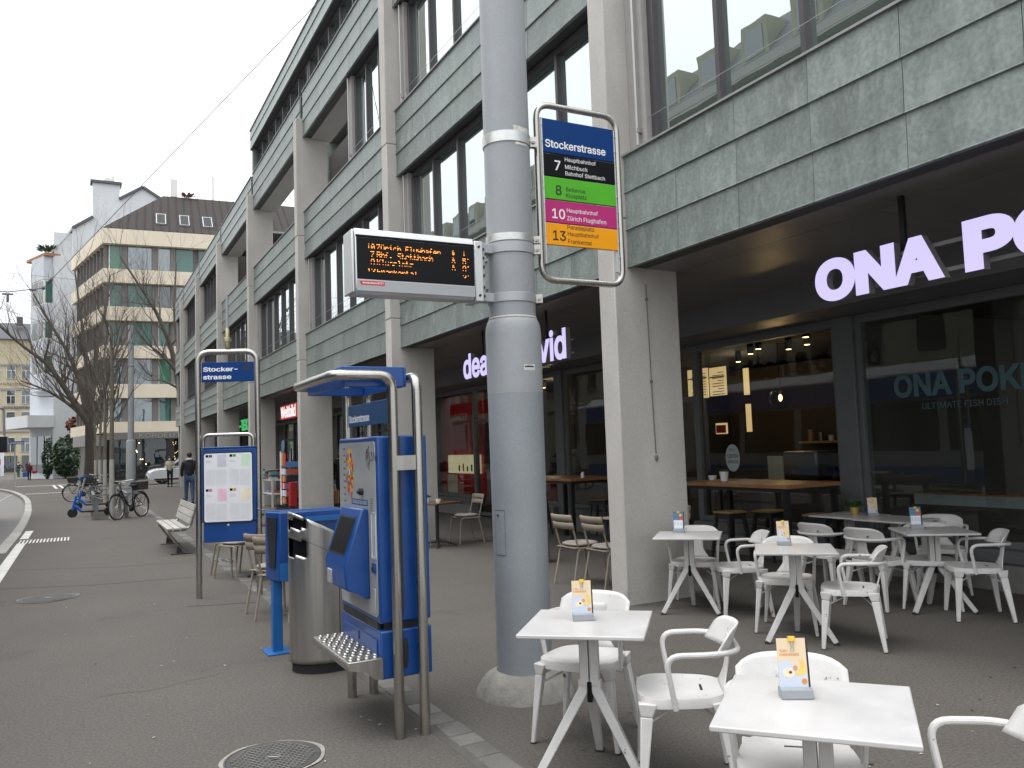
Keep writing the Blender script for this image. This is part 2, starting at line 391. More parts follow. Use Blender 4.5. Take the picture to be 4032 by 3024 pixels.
# road markings
mb = MB(); mb.box(-1.13,-.97,2,19.83,.001,.005); mb.box(-1.14,-.98,20.95,23.25,.001,.005)
O('edge_line', mb, 'roadpaint', pavement)
for i in range(15):
    mb = MB(); x = -1.11+i*.0635; mb.box(x, x+.03, 19.75, 20.6, .001, .0055); O('tactile_bar', mb, 'roadpaint', pavement)
mb = MB(); ribbon([(-4.0,67.0),(-.5,66.0),(3,65.4)], [(-4.0,67.5),(-.5,66.6),(3,66)], .005, mb); O('crossing_line', mb, 'roadpaint', pavement)
for i in range(30):
    mb = MB(); x = -2.5+i*.07; mb.box(x, x+.034, 50.2, 50.9, .001, .0055); O('tactile_dot', mb, 'roadpaint', pavement)
for x in (-1.75,-1.38):
    mb = MB(); mb.add([(x,67.3,.005),(x+.17,67.1,.005),(x+.6,57.7,.005),(x+.45,57.8,.005)], [(0,3,2,1)]); O('bike_lane_mark', mb, 'roadpaint', pavement)
mb = MB(); mb.box(-3.4,-3.33,-5,120,-.124,-.119); mb.box(-4.83,-4.76,-5,120,-.124,-.119); O('tram_rail', mb, 'rail_steel', kind='structure')
# specks of litter, leaf scraps and gum
mb = MB()
for i in range(230):
    yy = 2.6+rnd.random()**1.8*26; xx = rnd.uniform(-1.0,1.8) if rnd.random() < .7 else rnd.uniform(2.1,4.6)
    a = rnd.random()*6.28; L = rnd.uniform(.004,.016); w = L*rnd.uniform(.3,.7)
    mb.add([(xx+math.cos(a)*L, yy+math.sin(a)*L, .0075), (xx-math.sin(a)*w, yy+math.cos(a)*w, .009), (xx-math.cos(a)*L, yy-math.sin(a)*L, .0075), (xx+math.sin(a)*w, yy-math.cos(a)*w, .0078)], [(0,1,2,3)])
mat('litter', (.42,.39,.32), .9, var=.5, scale=3)
O('litter_specks', mb, 'litter', label='pale specks of leaf and paper scattered on the asphalt', cat='litter', kind='stuff')
mb = MB(); mat('gum', (.068,.063,.058), .8, var=.3, scale=2)
for i in range(150):
    yy = 2.4+rnd.random()**1.6*20; xx = rnd.uniform(-1.0,7.0); r_ = rnd.uniform(.006,.015); k_ = rnd.uniform(.6,1)
    mb.add([(xx+r_*math.cos(6.28*j/7)*rnd.uniform(.8,1.15), yy+r_*k_*math.sin(6.28*j/7), .006) for j in range(7)], [tuple(range(7))])
O('gum_spots', mb, 'gum', pavement, kind='stuff')
mb = MB()     # hairline cracks
for (x_, y_, a_, n_) in ((.1,6.6,.4,14),(-.6,9.2,1.2,16),(1.0,13.2,2.6,14),(3.2,6.2,.2,16),(3.6,3.4,1.9,12),(2.9,9.8,.9,14),(4.3,4.2,2.4,12)):
    p_ = [(x_, y_)]; a2 = a_
    for j in range(n_): a2 += rnd.uniform(-.5,.5); a2 = a2*.85+a_*.15; p_.append((p_[-1][0]+.11*math.cos(a2), p_[-1][1]+.11*math.sin(a2)))
    ribbon(p_, [(q_[0]+.003, q_[1]+.006) for q_ in p_], .0055, mb)
O('hairline_cracks', mb, 'gum', pavement, kind='stuff')

# ------------------------------------------------------------------ office building along the street
YC = [6.98+6.935*(k-1) for k in range(8)]    # near faces of the columns
CW = .29; XF, XS, XG = 4.907, 5.096, 5.33    # column front, spandrel plane, window plane
YEND = 53.1
LV = [(3.465,4.66),(6.60,7.82),(9.79,11.0)]
bld = E('office_building', 'long grey-green metal panelled office block with concrete columns along the pavement', 'building', (XF,0,0))
for k, yc in enumerate(YC):
    mb = MB()
    x1 = 5.73
    for z0, z1 in ((-.02,3.985),(4.0,7.19),(7.205,10.29)):
        mb.box(XF, x1, yc, yc+CW, z0, z1)
    mb.box(XF+.02, x1-.02, yc+.02, yc+CW-.02, 3.9, 10.2)
    if k == 0: continue
    O('column', mb, 'concrete', bld, bevel=.012)
# panels
PW = (6.935-CW)/8
def panel_mesh(w, h):
    mb = MB(); # lapped sheet: bottom edge stands proud, rolled lip
    prof = [(0, h), (-.004, h*.5), (-.014, .012), (-.02, .006), (-.02, 0), (0, -.004), (.03, 0), (.03, h)]
    mb.prism([(p[0], 0, p[1]) for p in prof], (0, w, 0)); return mb.mesh('panel')
PMESH = panel_mesh(PW-.005, .4)
PMESH.materials.append(MATS['zinc'])
rest = MB(); npan = 0
def spandrel(y0, y1, z0, z1, single, nm='spandrel', rows=3, x=XS):
    mb = MB(); mb.box(x+.012, x+.2, y0+.005, y1-.005, z0+.01, z1-.01)
    sp = O(nm, mb, 'lap', bld)
    mb = MB(); mb.box(x-.03, x+.24, y0+.004, y1-.004, z1-.008, z1+.014); O('coping', mb, 'coping', sp)
    rh = (z1-z0)/rows; n = max(1, round((y1-y0)/PW)); w = (y1-y0)/n
    for r in range(rows):
        for i in range(n):
            if single:
                o = bpy.data.objects.new('panel', PMESH); COL.objects.link(o); o.parent = sp
                o.location = (x+rnd.uniform(-.002,.002), y0+i*w+.003, z0+r*rh); o.scale = (1, w/PW, rh/.4)
            else:
                h = rh; yy = y0+i*w+.003
                prof = [(0, h), (-.014, .012), (-.02, .004), (0, 0), (.03, 0), (.03, h)]
                rest.prism([(x+p[0], yy, z0+r*rh+p[1]) for p in prof], (0, w-.006, 0))
def window(y0, y1, z0, z1, n, x=XG, gl='glass_up', nm='window'):
    """framed ribbon window with n panes"""
    f = MB(); t = .055
    f.box(x-.06, x+.05, y0, y1, z0, z0+.11); f.box(x-.06, x+.05, y0, y1, z1-.09, z1)
    ys = [y0+(y1-y0)*i/n for i in range(n+1)]
    for i, yy in enumerate(ys):
        a = yy-t/2 if 0 < i < n else (yy if i == 0 else yy-.09); b = yy+t/2 if 0 < i < n else (yy+.09 if i == 0 else yy)
        f.box(x-.075, x+.045, a, b, z0+.1, z1-.08)
    w = O(nm, f, 'frame_dark', bld, bevel=.004)
    for i in range(n):
        mb = MB(); mb.box(x-.006, x+.006, ys[i]+.01, ys[i+1]-.01, z0+.05, z1-.05); O('pane', mb, gl, w, smooth=0)
    return w
single_sets = {(0,0),(1,0),(1,1),(1,2),(2,0),(2,1),(2,2),(3,0),(3,1),(3,2),(4,0),(4,1)}
core = MB()
for k in range(8):
    y0 = YC[k]+CW; y1 = YC[k+1] if k < 7 else YEND
    for lv, (z0, z1) in enumerate(LV):
        if k == 0 and lv > 0: continue
        spandrel(y0+.002, y1-.002, z0, z1, (k, lv) in single_sets)
        # window above this spandrel
        if lv < 2 or True:
            zt = LV[lv+1][0] if lv < 2 else None
            if lv == 2: continue
            loggia = lv == 1 and k in (3, 4)
            half = lv == 1 and k == 2
            if loggia or half:
                ye = y1 if loggia else y1; ys_ = y0 if loggia else 17.2
                b = MB(); b.box(XS+.2, 7.6, ys_, ye, z1-.75, z1-.7); b.box(7.5, 7.7, ys_, ye, z1-.7, zt); O('loggia_wall', b, 'loggia_pale', bld)
                b = MB(); b.box(XS+.2, 5.82, ys_+.002, ye-.002, zt-.02, zt+.05)
                O('loggia_soffit', b, 'jamb', bld)
                b = MB(); b.box(XS+.28, 7.5, ys_-.02 if half else ys_-.001, ys_+.16 if half else ys_+.001, z1-.7, zt-.02)
                if half: O('loggia_side', b, 'jamb', bld)
                f = MB(); f.box(7.46, 7.5, ys_+.4, ye-.6, z1+.1, z1+1.3); w_ = O('window', f, 'frame_dark', bld)
                for q in range(3):
                    b = MB(); L = (ye-ys_-1.1)/3; b.box(7.45, 7.458, ys_+.45+q*L, ys_+.4+(q+1)*L, z1+.17, z1+1.24); O('pane', b, 'glass_up', w_, smooth=0)
                core.box(7.72, 9, y0, y1, z1-.7, zt)
                if loggia: continue
                y1w = 17.19
            else: y1w = y1
            if k == 0 and lv == 0: zt = 6.6
            core.box(XG+.08, 9, y0, y1w, z1-.3, zt+.1)
            np_ = 6 if not half else 3
            if k == 7: np_ = 4
            e0, e1 = y0+.26, y1w-.3
            window(e0, e1, z1+.018, zt-.004, np_)
            for (ja, jb) in ((y0+.003, e0-.004), (e1+.004, y1w-.003)):
                j = MB(); j.box(XG-.14, XG+.07, ja, jb, z1+.016, zt-.005); O('window_jamb', j, 'jamb', bld)
            j = MB()
            for yy in (y0+.2, y1w-.2): j.cyl((XG-.19, yy, z1+.06), .016, zt-z1-.1, 8); j.bx((XG-.17, yy, z1+.22), (.06,.05,.05))
            j.tube([(XG-.12, e0, z1+.33), (XG-.12, e1, z1+.33)], .004, 5)
            O('blind_guide', j, 'rail_steel', bld)
    # head of the window recess
# top storey ribbon, roof edge
y0, y1 = 8.0, 28.2
rest2 = MB(); b = MB(); b.box(XS+.02, XS+.3, y0, y1, 11.94, 12.6); pr = O('roof_parapet', b, 'lap', bld)
for r in range(2):
    i = 0; yy = y0
    while yy < y1-.2:
        w = min(PW, y1-yy); h = .34
        prof = [(0, h), (-.014, .012), (-.02, .004), (0, 0), (.03, 0), (.03, h)]
        rest2.prism([(XS+p[0], yy, 11.94+r*h+p[1]) for p in prof], (0, w-.006, 0)); yy += PW
o = O('parapet_panels', rest2, 'zinc', pr, kind='stuff')
b = MB(); b.box(XS-.03, XS+.5, y0, y1+.01, 12.6, 12.64); O('coping', b, 'coping', pr)
b = MB(); b.box(XS+.05, 9, 28.0, 28.2, 11, 12.6); O('roof_end_wall', b, 'zinc', bld)
for k in range(1, 4):
    a = YC[k]-.0 if k > 1 else 8.0; c = YC[k+1] if k < 3 else 28.0
    window(a+.05, c-.05, 11.02, 11.935, 7)
    (core.box(XG+.1, 9, a, c, 10.9, 12) if k < 2 else (core.box(XG+.1, 9, a, 17.1, 10.9, 12), core.box(XG+.1, XG+.25, 17.1, c, 10.9, 12), core.box(7.75, 9, 17.1, c, 10.9, 12)) if k == 2 else (core.box(XG+.1, XG+.25, a, c, 10.9, 12), core.box(7.75, 9, a, c, 10.9, 12)))
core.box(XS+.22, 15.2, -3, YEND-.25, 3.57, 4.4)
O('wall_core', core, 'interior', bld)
o = O('cladding_panels', rest, 'zinc', bld, kind='stuff')
b = MB(); b.box(7.75, 12, 28.3, YEND, 10.9, 10.98); b.box(XS+.3, 7.75, 34.7, YEND, 10.9, 10.98); b.box(XS+.3, 12, 6, 17.1, 12.55, 12.6); b.box(7.75, 12, 17.1, 28.3, 12.55, 12.6); O('roof', b, 'coping', bld, kind='stuff')  # opening above the loggias is made up, so sky light reaches their walls
b = MB(); b.box(XS+.15, 14, YEND-.2, YEND, -.02, 11); O('end_wall', b, 'concrete', bld)
# arcade soffit in panels, deep fascia, shop fronts
for k in range(8):
    ya = YC[k] if k else -3; yb = YC[k+1] if k < 7 else YEND-.25
    nseg = 4
    for i in range(nseg):
        u0 = ya+(yb-ya)*i/nseg+.003; u1 = ya+(yb-ya)*(i+1)/nseg-.003
        b = MB(); b.box(XS+.21, 5.765, u0, u1, 3.468, 3.52); O('soffit_panel', b, 'soffit', bld)
        b = MB(); b.box(5.775, 7.617, u0, u1, 3.468, 3.52); O('soffit_panel', b, 'soffit', bld)
    b = MB(); b.box(7.62, 8.62, ya+.001, yb-.001, 3.11, 3.56); O('fascia', b, 'fascia', bld, bevel=.006)
    b = MB(); b.box(8.4, 8.66, YC[k]+.0, YC[k]+CW, -.01, 3.108)
    if k: O('shop_pillar', b, 'mullion', bld, bevel=.006)
XW = 8.5
def shopfront(ya, yb, divs, gl='glass_shop', sill=.44, door=()):
    """frame bars between ya..yb with mullions at divs; door ranges go to the floor"""
    f = MB(); f.box(XW-.06, XW+.06, ya, yb, 3.0, 3.107)
    ys = [ya]+list(divs)+[yb]
    segs = list(zip(ys, ys[1:])); panes = []
    for i, (a, b_) in enumerate(segs):
        zb = .06 if i in door else sill
        f.box(XW-.055, XW+.055, a, a+.06, zb-.02, 3.0); f.box(XW-.055, XW+.055, b_-.06, b_, zb-.02, 3.0); f.box(XW-.055, XW+.055, a+.06, b_-.06, zb-.02, zb+.05)
        panes.append((a+.05, b_-.05, zb+.03, 3.01))
        if i in door: f.box(XW-.05, XW+.05, a+.06, b_-.06, 2.24, 2.32)
    w = O('shop_window', f, 'mullion', bld, bevel=.004)
    for p in panes:
        b = MB(); b.box(XW-.005, XW+.005, *p); O('pane', b, gl, w, smooth=0)
    for i, (a, b_) in enumerate(segs):
        if i not in door:
            b = MB(); b.box(8.32, 8.52, a, b_, -.01, .29); O('plinth', b, 'plinth', bld, bevel=.005)
            b = MB(); b.box(8.28, 8.56, a, b_, .292, .418); O('sill', b, 'mullion', bld, bevel=.004)
shopfront(-3, YC[1]-.003, (1.8,))
shopfront(YC[1]+CW+.003, YC[2]-.003, (9.98,11.6), door=(1,))
shopfront(YC[2]+CW+.003, YC[3]-.003, (16.2,18.15), door=(1,))
shopfront(YC[3]+CW+.003, YC[4]-.003, (23.6,25.4), door=(1,))
shopfront(YC[4]+CW+.003, YC[5]-.003, (30.2,32), door=(1,))
shopfront(YC[5]+CW+.003, YC[6]-.003, (37.2,39), door=(1,))
shopfront(YC[6]+CW+.003, YC[7]-.003, (44.2,46), door=(1,))
shopfront(YC[7]+CW+.003, YEND-.26, (51,))
# rooms behind the shop fronts
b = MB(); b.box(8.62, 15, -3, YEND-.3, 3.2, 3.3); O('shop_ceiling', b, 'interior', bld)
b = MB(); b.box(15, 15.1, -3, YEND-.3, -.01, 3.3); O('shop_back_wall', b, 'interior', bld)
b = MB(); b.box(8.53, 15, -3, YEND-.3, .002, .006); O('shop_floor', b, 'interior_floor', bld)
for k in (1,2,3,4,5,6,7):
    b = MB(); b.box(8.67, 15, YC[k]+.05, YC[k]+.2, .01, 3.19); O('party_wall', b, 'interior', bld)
# ------------------------------------------------------------------ palette of the street furniture
mat('pole_paint', (.315,.328,.338), .5, var=.07, scale=2.2, bump=.1, bscale=30, fine=.04, stain=((.17,.18,.19), .70, 16, .03))
mat('pole_paint_low', (.265,.283,.298), .55, var=.07, scale=2.2, bump=.14, bscale=40, fine=.05, stain=((.14,.15,.16), .70, 12, .04))
mat('band_steel', (.62,.62,.60), .42, metal=.85, var=.1, scale=20)
mat('stainless', (.47,.447,.41), .27, metal=1, var=.12, scale=9, streak=(1,1,.08), bump=.02, bscale=120)
mat('brushed', (.47,.45,.42), .36, metal=1, var=.16, scale=7, streak=(3,3,.12), bump=.03, bscale=80)
mat('blue', S8(10,66,134), .38, var=.1, scale=4, coat=.25, bump=.03, bscale=120)
mat('blue_light', S8(28,100,168), .4, var=.1)
mat('sign_blue', S8(2,56,118), .5, var=.04, spec=.2)
mat('sign_black', (.008,.008,.010), .5, var=.05, spec=.12); mat('sign_green', S8(88,180,48), .5, var=.04, spec=.2); mat('sign_pink', S8(186,52,118), .5, var=.04, spec=.2); mat('sign_orange', S8(246,164,24), .5, var=.04, spec=.2)
mat('white_print', (.86,.86,.86), .5, var=.02); mat('black_print', (.015,.015,.015), .5, var=.05)
mat('alu', (.66,.66,.65), .4, metal=.6, var=.05); mat('alu_grey', (.40,.41,.42), .45, metal=.3, var=.06)
mat('screen_black', (.008,.008,.009), .4, var=.1, spec=.15)
mat('led', (.3,.08,.01), .5, emit=(1,.27,.03), es=1.8)
mat('led_hot', (.3,.12,.02), .5, emit=(1,.46,.09), es=2.2)
mat('red_print', S8(215,40,62), .5, var=.05)
mat('rubber', (.02,.02,.021), .8, var=.2); mat('rust', (.25,.12,.05), .9, var=.3)
mat('plate_grey', (.36,.365,.36), .42, metal=.2, var=.09, scale=6, fine=.03)
mat('dark_metal', (.035,.035,.037), .45, metal=.3, var=.15)
RX, RZ, FR = (1,0,0), (0,0,1), (0,-1,0)

# ------------------------------------------------------------------ tram pole with collar and concrete foot
PX, PY = 2.66, 5.02
pole = E('tram_pole', 'thick grey painted steel pole with collar standing on a round concrete foot', 'pole', (PX,PY,0))
b = MB(); b.lathe([(.184,.11),(.187,1.2),(.190,2.005)], (PX,PY,0), 48); O('lower_shaft', b, 'pole_paint_low', pole)
b = MB(); b.lathe([(.1905,2.005),(.193,2.40),(.191,2.44),(.186,2.475),(.177,2.50),(.168,2.515),(.1625,2.518),(.1625,3),(.160,5),(.152,9)], (PX,PY,0), 48); O('upper_shaft', b, 'pole_paint', pole)
b = MB(); b.lathe([(.166,2.512),(.171,2.522),(.164,2.532)], (PX,PY,0), 48); O('weld_seam', b, 'concrete', pole)
b = MB()
def cone_foot(u, v):
    an = u*2*math.pi; prof = [(.335,-.02),(.325,.02),(.300,.07),(.262,.12),(.222,.150),(.186,.155)]
    t = v*(len(prof)-1); i = min(int(t), len(prof)-2); q = t-i
    r = prof[i][0]*(1-q)+prof[i+1][0]*q; z = prof[i][1]*(1-q)+prof[i+1][1]*q
    r *= 1+.018*math.sin(an*5+1)+.012*math.sin(an*11)+.008*math.sin(an*23+v*9); return (PX+r*math.cos(an), PY+r*math.sin(an), z)
b.grid(cone_foot, 64, 12); O('concrete_foot', b, 'concrete_base', pole, smooth=80)
def band(z0, z1, r, m, bolt_ang, two=False):
    b = MB(); b.lathe([(r,z0),(r+.006,z0+.004),(r+.006,z1-.004),(r,z1)], (PX,PY,0), 48); o = O('clamp_band', b, m, pole)
    a = R(bolt_ang); d = Vector((math.cos(a), math.sin(a), 0)); t = Vector((-d.y, d.x, 0)); c = Vector((PX,PY,(z0+z1)/2))+d*(r+.024)
    b = MB()
    for s_ in (-1, 1): b.bx(None, (.05,.008,(z1-z0)*.9), M=Matrix.Translation(c+t*.014*s_) @ Matrix.Rotation(a, 4, 'Z'))
    b.tube([c-t*.045, c+t*.045], .0075, 8); b.tube([c-t*.036, c-t*.024], .016, 6); b.tube([c+t*.024, c+t*.034], .014, 6)
    O('clamp_bolt', b, 'brushed', o)
band(3.735, 3.815, .164, 'band_steel', -28); band(3.045, 3.10, .164, 'band_steel', -32); band(2.965, 3.04, .165, 'alu_grey', -34); band(2.625, 2.69, .165, 'alu_grey', -34)
# torn paper under the top band, sticker, hatch
def on_pole(r, a0, a1, z0, z1, m, name, n=8, jag=0, par=pole):
    b = MB(); rr = random.Random(a0*7+z0)
    jz = [rr.uniform(-jag, jag) for _ in range(n+1)]
    vs = [(PX+r*math.cos(R(a0+(a1-a0)*i/n)), PY+r*math.sin(R(a0+(a1-a0)*i/n)), z0+jz[i]) for i in range(n+1)]+[(PX+r*math.cos(R(a0+(a1-a0)*i/n)), PY+r*math.sin(R(a0+(a1-a0)*i/n)), z1+jz[n-i]) for i in range(n+1)]
    b.add(vs, [(i, i+1, n+2+i, n+1+i) for i in range(n)]); return O(name, b, m, par)
mat('paper_old', (.62,.60,.55), .8, var=.25, scale=30)
on_pole(.1645, -100, -52, 3.812, 3.845, 'paper_old', 'paper_scrap', jag=.004); on_pole(.1645, -96, -58, 3.715, 3.732, 'paper_old', 'paper_scrap', jag=.004)
on_pole(.1925, -98, -72, 2.15, 2.19, 'paper_old', 'sticker', jag=.003)
on_pole(.1935, -96, -75, 2.172, 2.182, 'black_print', 'sticker_print', jag=.003)
on_pole(.1875, -178, -150, .93, 1.22, 'pole_paint_low', 'hatch')
b = MB()
for a0, a1, z0, z1 in ((-178.6,-149.4,.925,.93),(-178.6,-149.4,1.22,1.225),(-178.8,-178,.925,1.225),(-150,-149.2,.925,1.225)):
    vs = [(PX+.1882*math.cos(R(a0+(a1-a0)*i/6)), PY+.1882*math.sin(R(a0+(a1-a0)*i/6)), z) for z in (z0, z1) for i in range(7)]; b.add(vs, [(i, i+1, 8+i, 7+i) for i in range(6)])
O('hatch_gap', b, 'seam', pole)
b = MB(); a = R(-168); b.ball((PX+.188*math.cos(a), PY+.188*math.sin(a), 1.19), .009, 8, 6); O('hatch_lock', b, 'black_print', pole)

b = MB(); b.tube([(2.935,4.80,.035),(2.975,4.775,.022)], .005, 8); mat('butt', (.45,.16,.04), .8); O('cigarette_butt', b, 'butt', None, 'orange cigarette butt lying against the concrete foot of the pole', 'litter')
# ------------------------------------------------------------------ stop sign hung from the pole
sg = E('tram_stop_sign', 'upright steel loop frame with blue, black, green, pink and orange line panels on the pole', 'sign', (3.24,5.0,2.8))
SY = 5.0; sx0, sx1, sz0, sz1 = 2.895, 3.592, 2.815, 4.10
loop = rpath([(3.2,SY,sz1),(sx1,SY,sz1),(sx1,SY,sz0),(sx0,SY,sz0),(sx0,SY,sz1),(3.2,SY,sz1)], .12, 8)[:-1]
b = MB(); b.tube(loop, .023, 14, closed=True); O('frame', b, 'stainless', sg)
def panel(z0, z1, m, items):
    b = MB(); b.box(2.93, 3.557, SY-.012, SY+.012, z0+.0025, z1-.0025); o = O('line_panel', b, m, sg, bevel=.003)
    for (s_, x, zb, w, h, c, bo) in items:
        text(s_, (w, h), (x, SY-.0121, zb), RX, RZ, c, o, depth=.0012, bold=bo)
    return o
H3 = lambda zb, L: [(t, 3.118, zb+i*.048, None, h_, c, .0) for i, (t, h_, c) in enumerate(L)]
panel(3.745, 4.00, 'sign_blue', [('Stockerstrasse', 2.957, 3.785, .52, None, 'white_print', .016)])
panel(3.575, 3.742, 'sign_black', [('7', 3.03, 3.622, None, .073, 'white_print', .01)]+H3(3.594, [('Bahnhof Stettbach',.031,'white_print'),('Milchbuck',.031,'white_print'),('Hauptbahnhof',.039,'white_print')]))
panel(3.405, 3.572, 'sign_green', [('8', 3.03, 3.44, None, .073, 'black_print', .01)]+[('Klusplatz',3.118,3.422,None,.039,'black_print',0),('Bellevue',3.118,3.475,None,.031,'black_print',0)])
panel(3.235, 3.402, 'sign_pink', [('10', 2.993, 3.265, None, .073, 'white_print', .01)]+[('Zürich Flughafen',3.118,3.252,None,.042,'white_print',0),('Hauptbahnhof',3.118,3.312,None,.039,'white_print',0)])
panel(3.07, 3.232, 'sign_orange', [('13', 2.993, 3.105, None, .073, 'black_print', .01)]+H3(3.092, [('Frankental',.031,'black_print'),('Hauptbahnhof',.039,'black_print'),('Paradeplatz',.039,'black_print')]))
for hx, hz0, hz1 in ((2.925,2.93,4.0),(3.552,2.90,3.99)):
    b = MB(); b.box(hx, hx+.01, SY-.016, SY+.016, hz0, hz1); O('panel_holder', b, 'alu', sg)
b = MB(); b.box(3.53, 3.551, SY-.01, SY+.01, 2.91, 3.06); O('empty_slot', b, 'alu', sg)
for z in (3.775, 3.07, 2.66):
    b = MB(); b.box(2.80, 2.895, SY-.012, SY+.012, z-.012, z+.012)
    if z > 2.9: O('bracket', b, 'stainless', sg)
b = MB()
for x in (2.929, 3.558):
    for i in range(9): b.ball((x, SY-.017, 3.02+i*.115), .006, 6, 4)
O('screws', b, 'alu', sg, kind='stuff')

# ------------------------------------------------------------------ departure display
DY = 4.92
dp = E('departure_display', 'grey cased dot matrix departure display with orange text mounted left of the pole', 'display', (1.93,5.0,2.62))
b = MB(); prof = [(DY,2.655),(DY-.005,2.71),(DY,2.985),(DY+.02,3.045),(DY+.2,3.045),(DY+.2,2.665),(DY+.16,2.63),(DY+.03,2.63)]
b.prism([(1.515, p[0], p[1]) for p in prof], (.82, 0, 0)); O('casing', b, 'alu', dp, bevel=.006)
b = MB(); b.box(1.518, 2.332, DY-.0065, DY+.004, 2.985, 3.0); b.box(1.523, 2.328, DY-.009, DY+.01, 2.718, 2.982); scr = O('screen', b, 'screen_black', dp, bevel=.003)
b = MB(); b.box(1.522, 2.329, DY-.0055, DY, 2.645, 2.712); O('lower_trim', b, 'alu_grey', dp)
b = MB(); b.box(1.495, 1.512, DY+.01, DY+.19, 2.635, 3.035); O('end_cap', b, 'alu', dp, bevel=.006)
b = MB(); b.box(2.338, 2.40, DY+.005, DY+.195, 2.62, 3.03); O('end_cap', b, 'alu', dp, bevel=.006)
b = MB(); b.box(2.40, 2.425, DY+.03, DY+.15, 2.63, 3.03); b.box(2.425, 2.52, DY+.05, DY+.13, 2.965, 3.03); b.box(2.425, 2.52, DY+.05, DY+.13, 2.63, 2.69)
O('bracket', b, 'alu_grey', dp, bevel=.004)
b = MB()
for z in (2.66,2.72,2.80,2.86,2.92,2.98): b.cyl((2.41, DY+.02, z), .011, .02, 6, 'Y')
for z in (2.66, 2.99): b.cyl((2.37, DY-.002, z), .009, .01, 8, 'Y')
O('bolts', b, 'dark_metal', dp, kind='stuff')
b = MB(); b.prism([(1.537,DY-.0062,2.705),(1.548,DY-.0062,2.683),(1.70,DY-.0062,2.683),(1.70,DY-.0062,2.708)], (0,-.0012,0)); st = O('sticker', b, 'red_print', dp)
text('#evakuierenJETZT', (.138, None), (1.556, DY-.0076, 2.689), RX, RZ, 'white_print', st, depth=.0006, bold=.02)
G57 = {'1':'04 0C 04 04 04 04 0E','0':'0E 11 13 15 19 11 0E','7':'1F 01 02 04 08 08 08','8':'0E 11 11 0E 11 11 0E','3':'0E 11 01 06 01 11 0E','2':'0E 11 01 06 08 10 1F','5':'1F 10 1E 01 01 11 0E',
 'Z':'1F 01 02 04 08 10 1F','u':'00 00 11 11 11 13 0D','U':'0A 00 11 11 11 13 0D','r':'00 00 16 19 10 10 10','i':'04 00 0C 04 04 04 0E','c':'00 00 0E 10 10 11 0E','h':'10 10 16 19 11 11 11','F':'1F 10 10 1E 10 10 10','l':'0C 04 04 04 04 04 0E','g':'00 0F 11 11 0F 01 0E','a':'00 00 0E 01 0F 11 0F','f':'06 09 08 1C 08 08 08','e':'00 00 0E 11 1F 10 0E','n':'00 00 16 19 11 11 11','B':'1E 11 11 1E 11 11 1E','.':'00 00 00 00 00 0C 0C','S':'0F 10 10 0E 01 01 1E','t':'08 08 1C 08 08 09 06','b':'10 10 16 19 11 11 1E','K':'11 12 14 18 14 12 11','s':'00 00 0E 10 0E 01 1E','p':'00 00 1E 11 1E 10 10','z':'00 00 1F 02 04 08 1F','k':'10 10 12 14 18 14 12','-':'00 00 00 1F 00 00 00',"'":'04 04 00 00 00 00 00','w':'0C 08 0E 0A 0E 11 0E',' ':'00 00 00 00 00 00 00'}
ps = .00525
def led_line(parts, ztop, rows):
    b = MB(); b2 = MB()
    for x0, s_ in parts:
        for ci, ch in enumerate(s_):
            g = [int(h, 16) for h in G57[ch].split()]
            for r_ in rows:
                for c in range(5):
                    if g[r_] >> (4-c) & 1:
                        x = x0+(ci*5.6+c)*ps*.93; z = ztop-r_*ps*1.12
                        (b2 if (r_+c+ci) % 3 == 0 else b).box(x, x+ps*.78, DY-.0102, DY-.0088, z-ps*.8, z)
    O('lit_dots', b, 'led', scr, smooth=0, kind='stuff'); O('lit_dots', b2, 'led_hot', scr, smooth=0, kind='stuff')
led_line([(1.588,'10'),(1.652,'ZUrich Flughafen'),(2.165,'w'),(2.242,'1')], 2.944, (0,2,3,4))
led_line([(1.612,'7'),(1.652,'Bhf. Stettbach'),(2.165,'w'),(2.242,"5'")], 2.897, (0,2,3,5))
led_line([(1.612,'8'),(1.652,'Klusplatz'),(2.165,'w'),(2.242,"8'")], 2.848, (0,1,2,5))
led_line([(1.588,'13'),(1.652,'Frankental'),(2.242,"2'")], 2.790, (1,2,3))

# ------------------------------------------------------------------ ticket machine
tmx = E('ticket_machine', 'blue ticket vending machine with steel front, touch console, footstep and bent tube canopy', 'ticket machine', (1.7,5.1,0))
x0, x1, y0, y1 = 1.553, 1.868, 4.70, 5.50
b = MB(); b.box(x0, x1, y0, y1, .64, 1.735); O('cabinet', b, 'blue', tmx, bevel=.012)
b = MB(); b.box(x0-.0, x0+.02, y0+.06, y1-.06, .59, .65); b.box(x0+.03, x1-.03, y0+.03, y1-.03, .585, .645); O('plinth_gap', b, 'dark_metal', tmx)
b = MB(); b.box(x0-.004, x1, y0-.004, y1+.004, .325, .60); base = O('base_cabinet', b, 'blue', tmx, bevel=.01)
b = MB(); b.box(x0-.012, x0-.003, y0+.05, y1-.05, .415, .545); O('flap', b, 'blue', base, bevel=.004)
b = MB(); b.box(x0-.0165, x0-.012, 5.085, 5.095, .49, .545); O('flap_seam', b, 'dark_metal', base)
b = MB(); b.box(x0+.13, x0+.14, y0-.014, y0-.006, .70, 1.73); O('door_seam', b, 'dark_metal', tmx)
rr = roundrect(.745, 1.03, .03); b = MB(); b.prism([(x0-.002, 5.095+p[0], 1.19+p[1]) for p in rr], (-.006,0,0)); plate = O('front_plate', b, 'plate_grey', tmx)
FX = x0-.0082
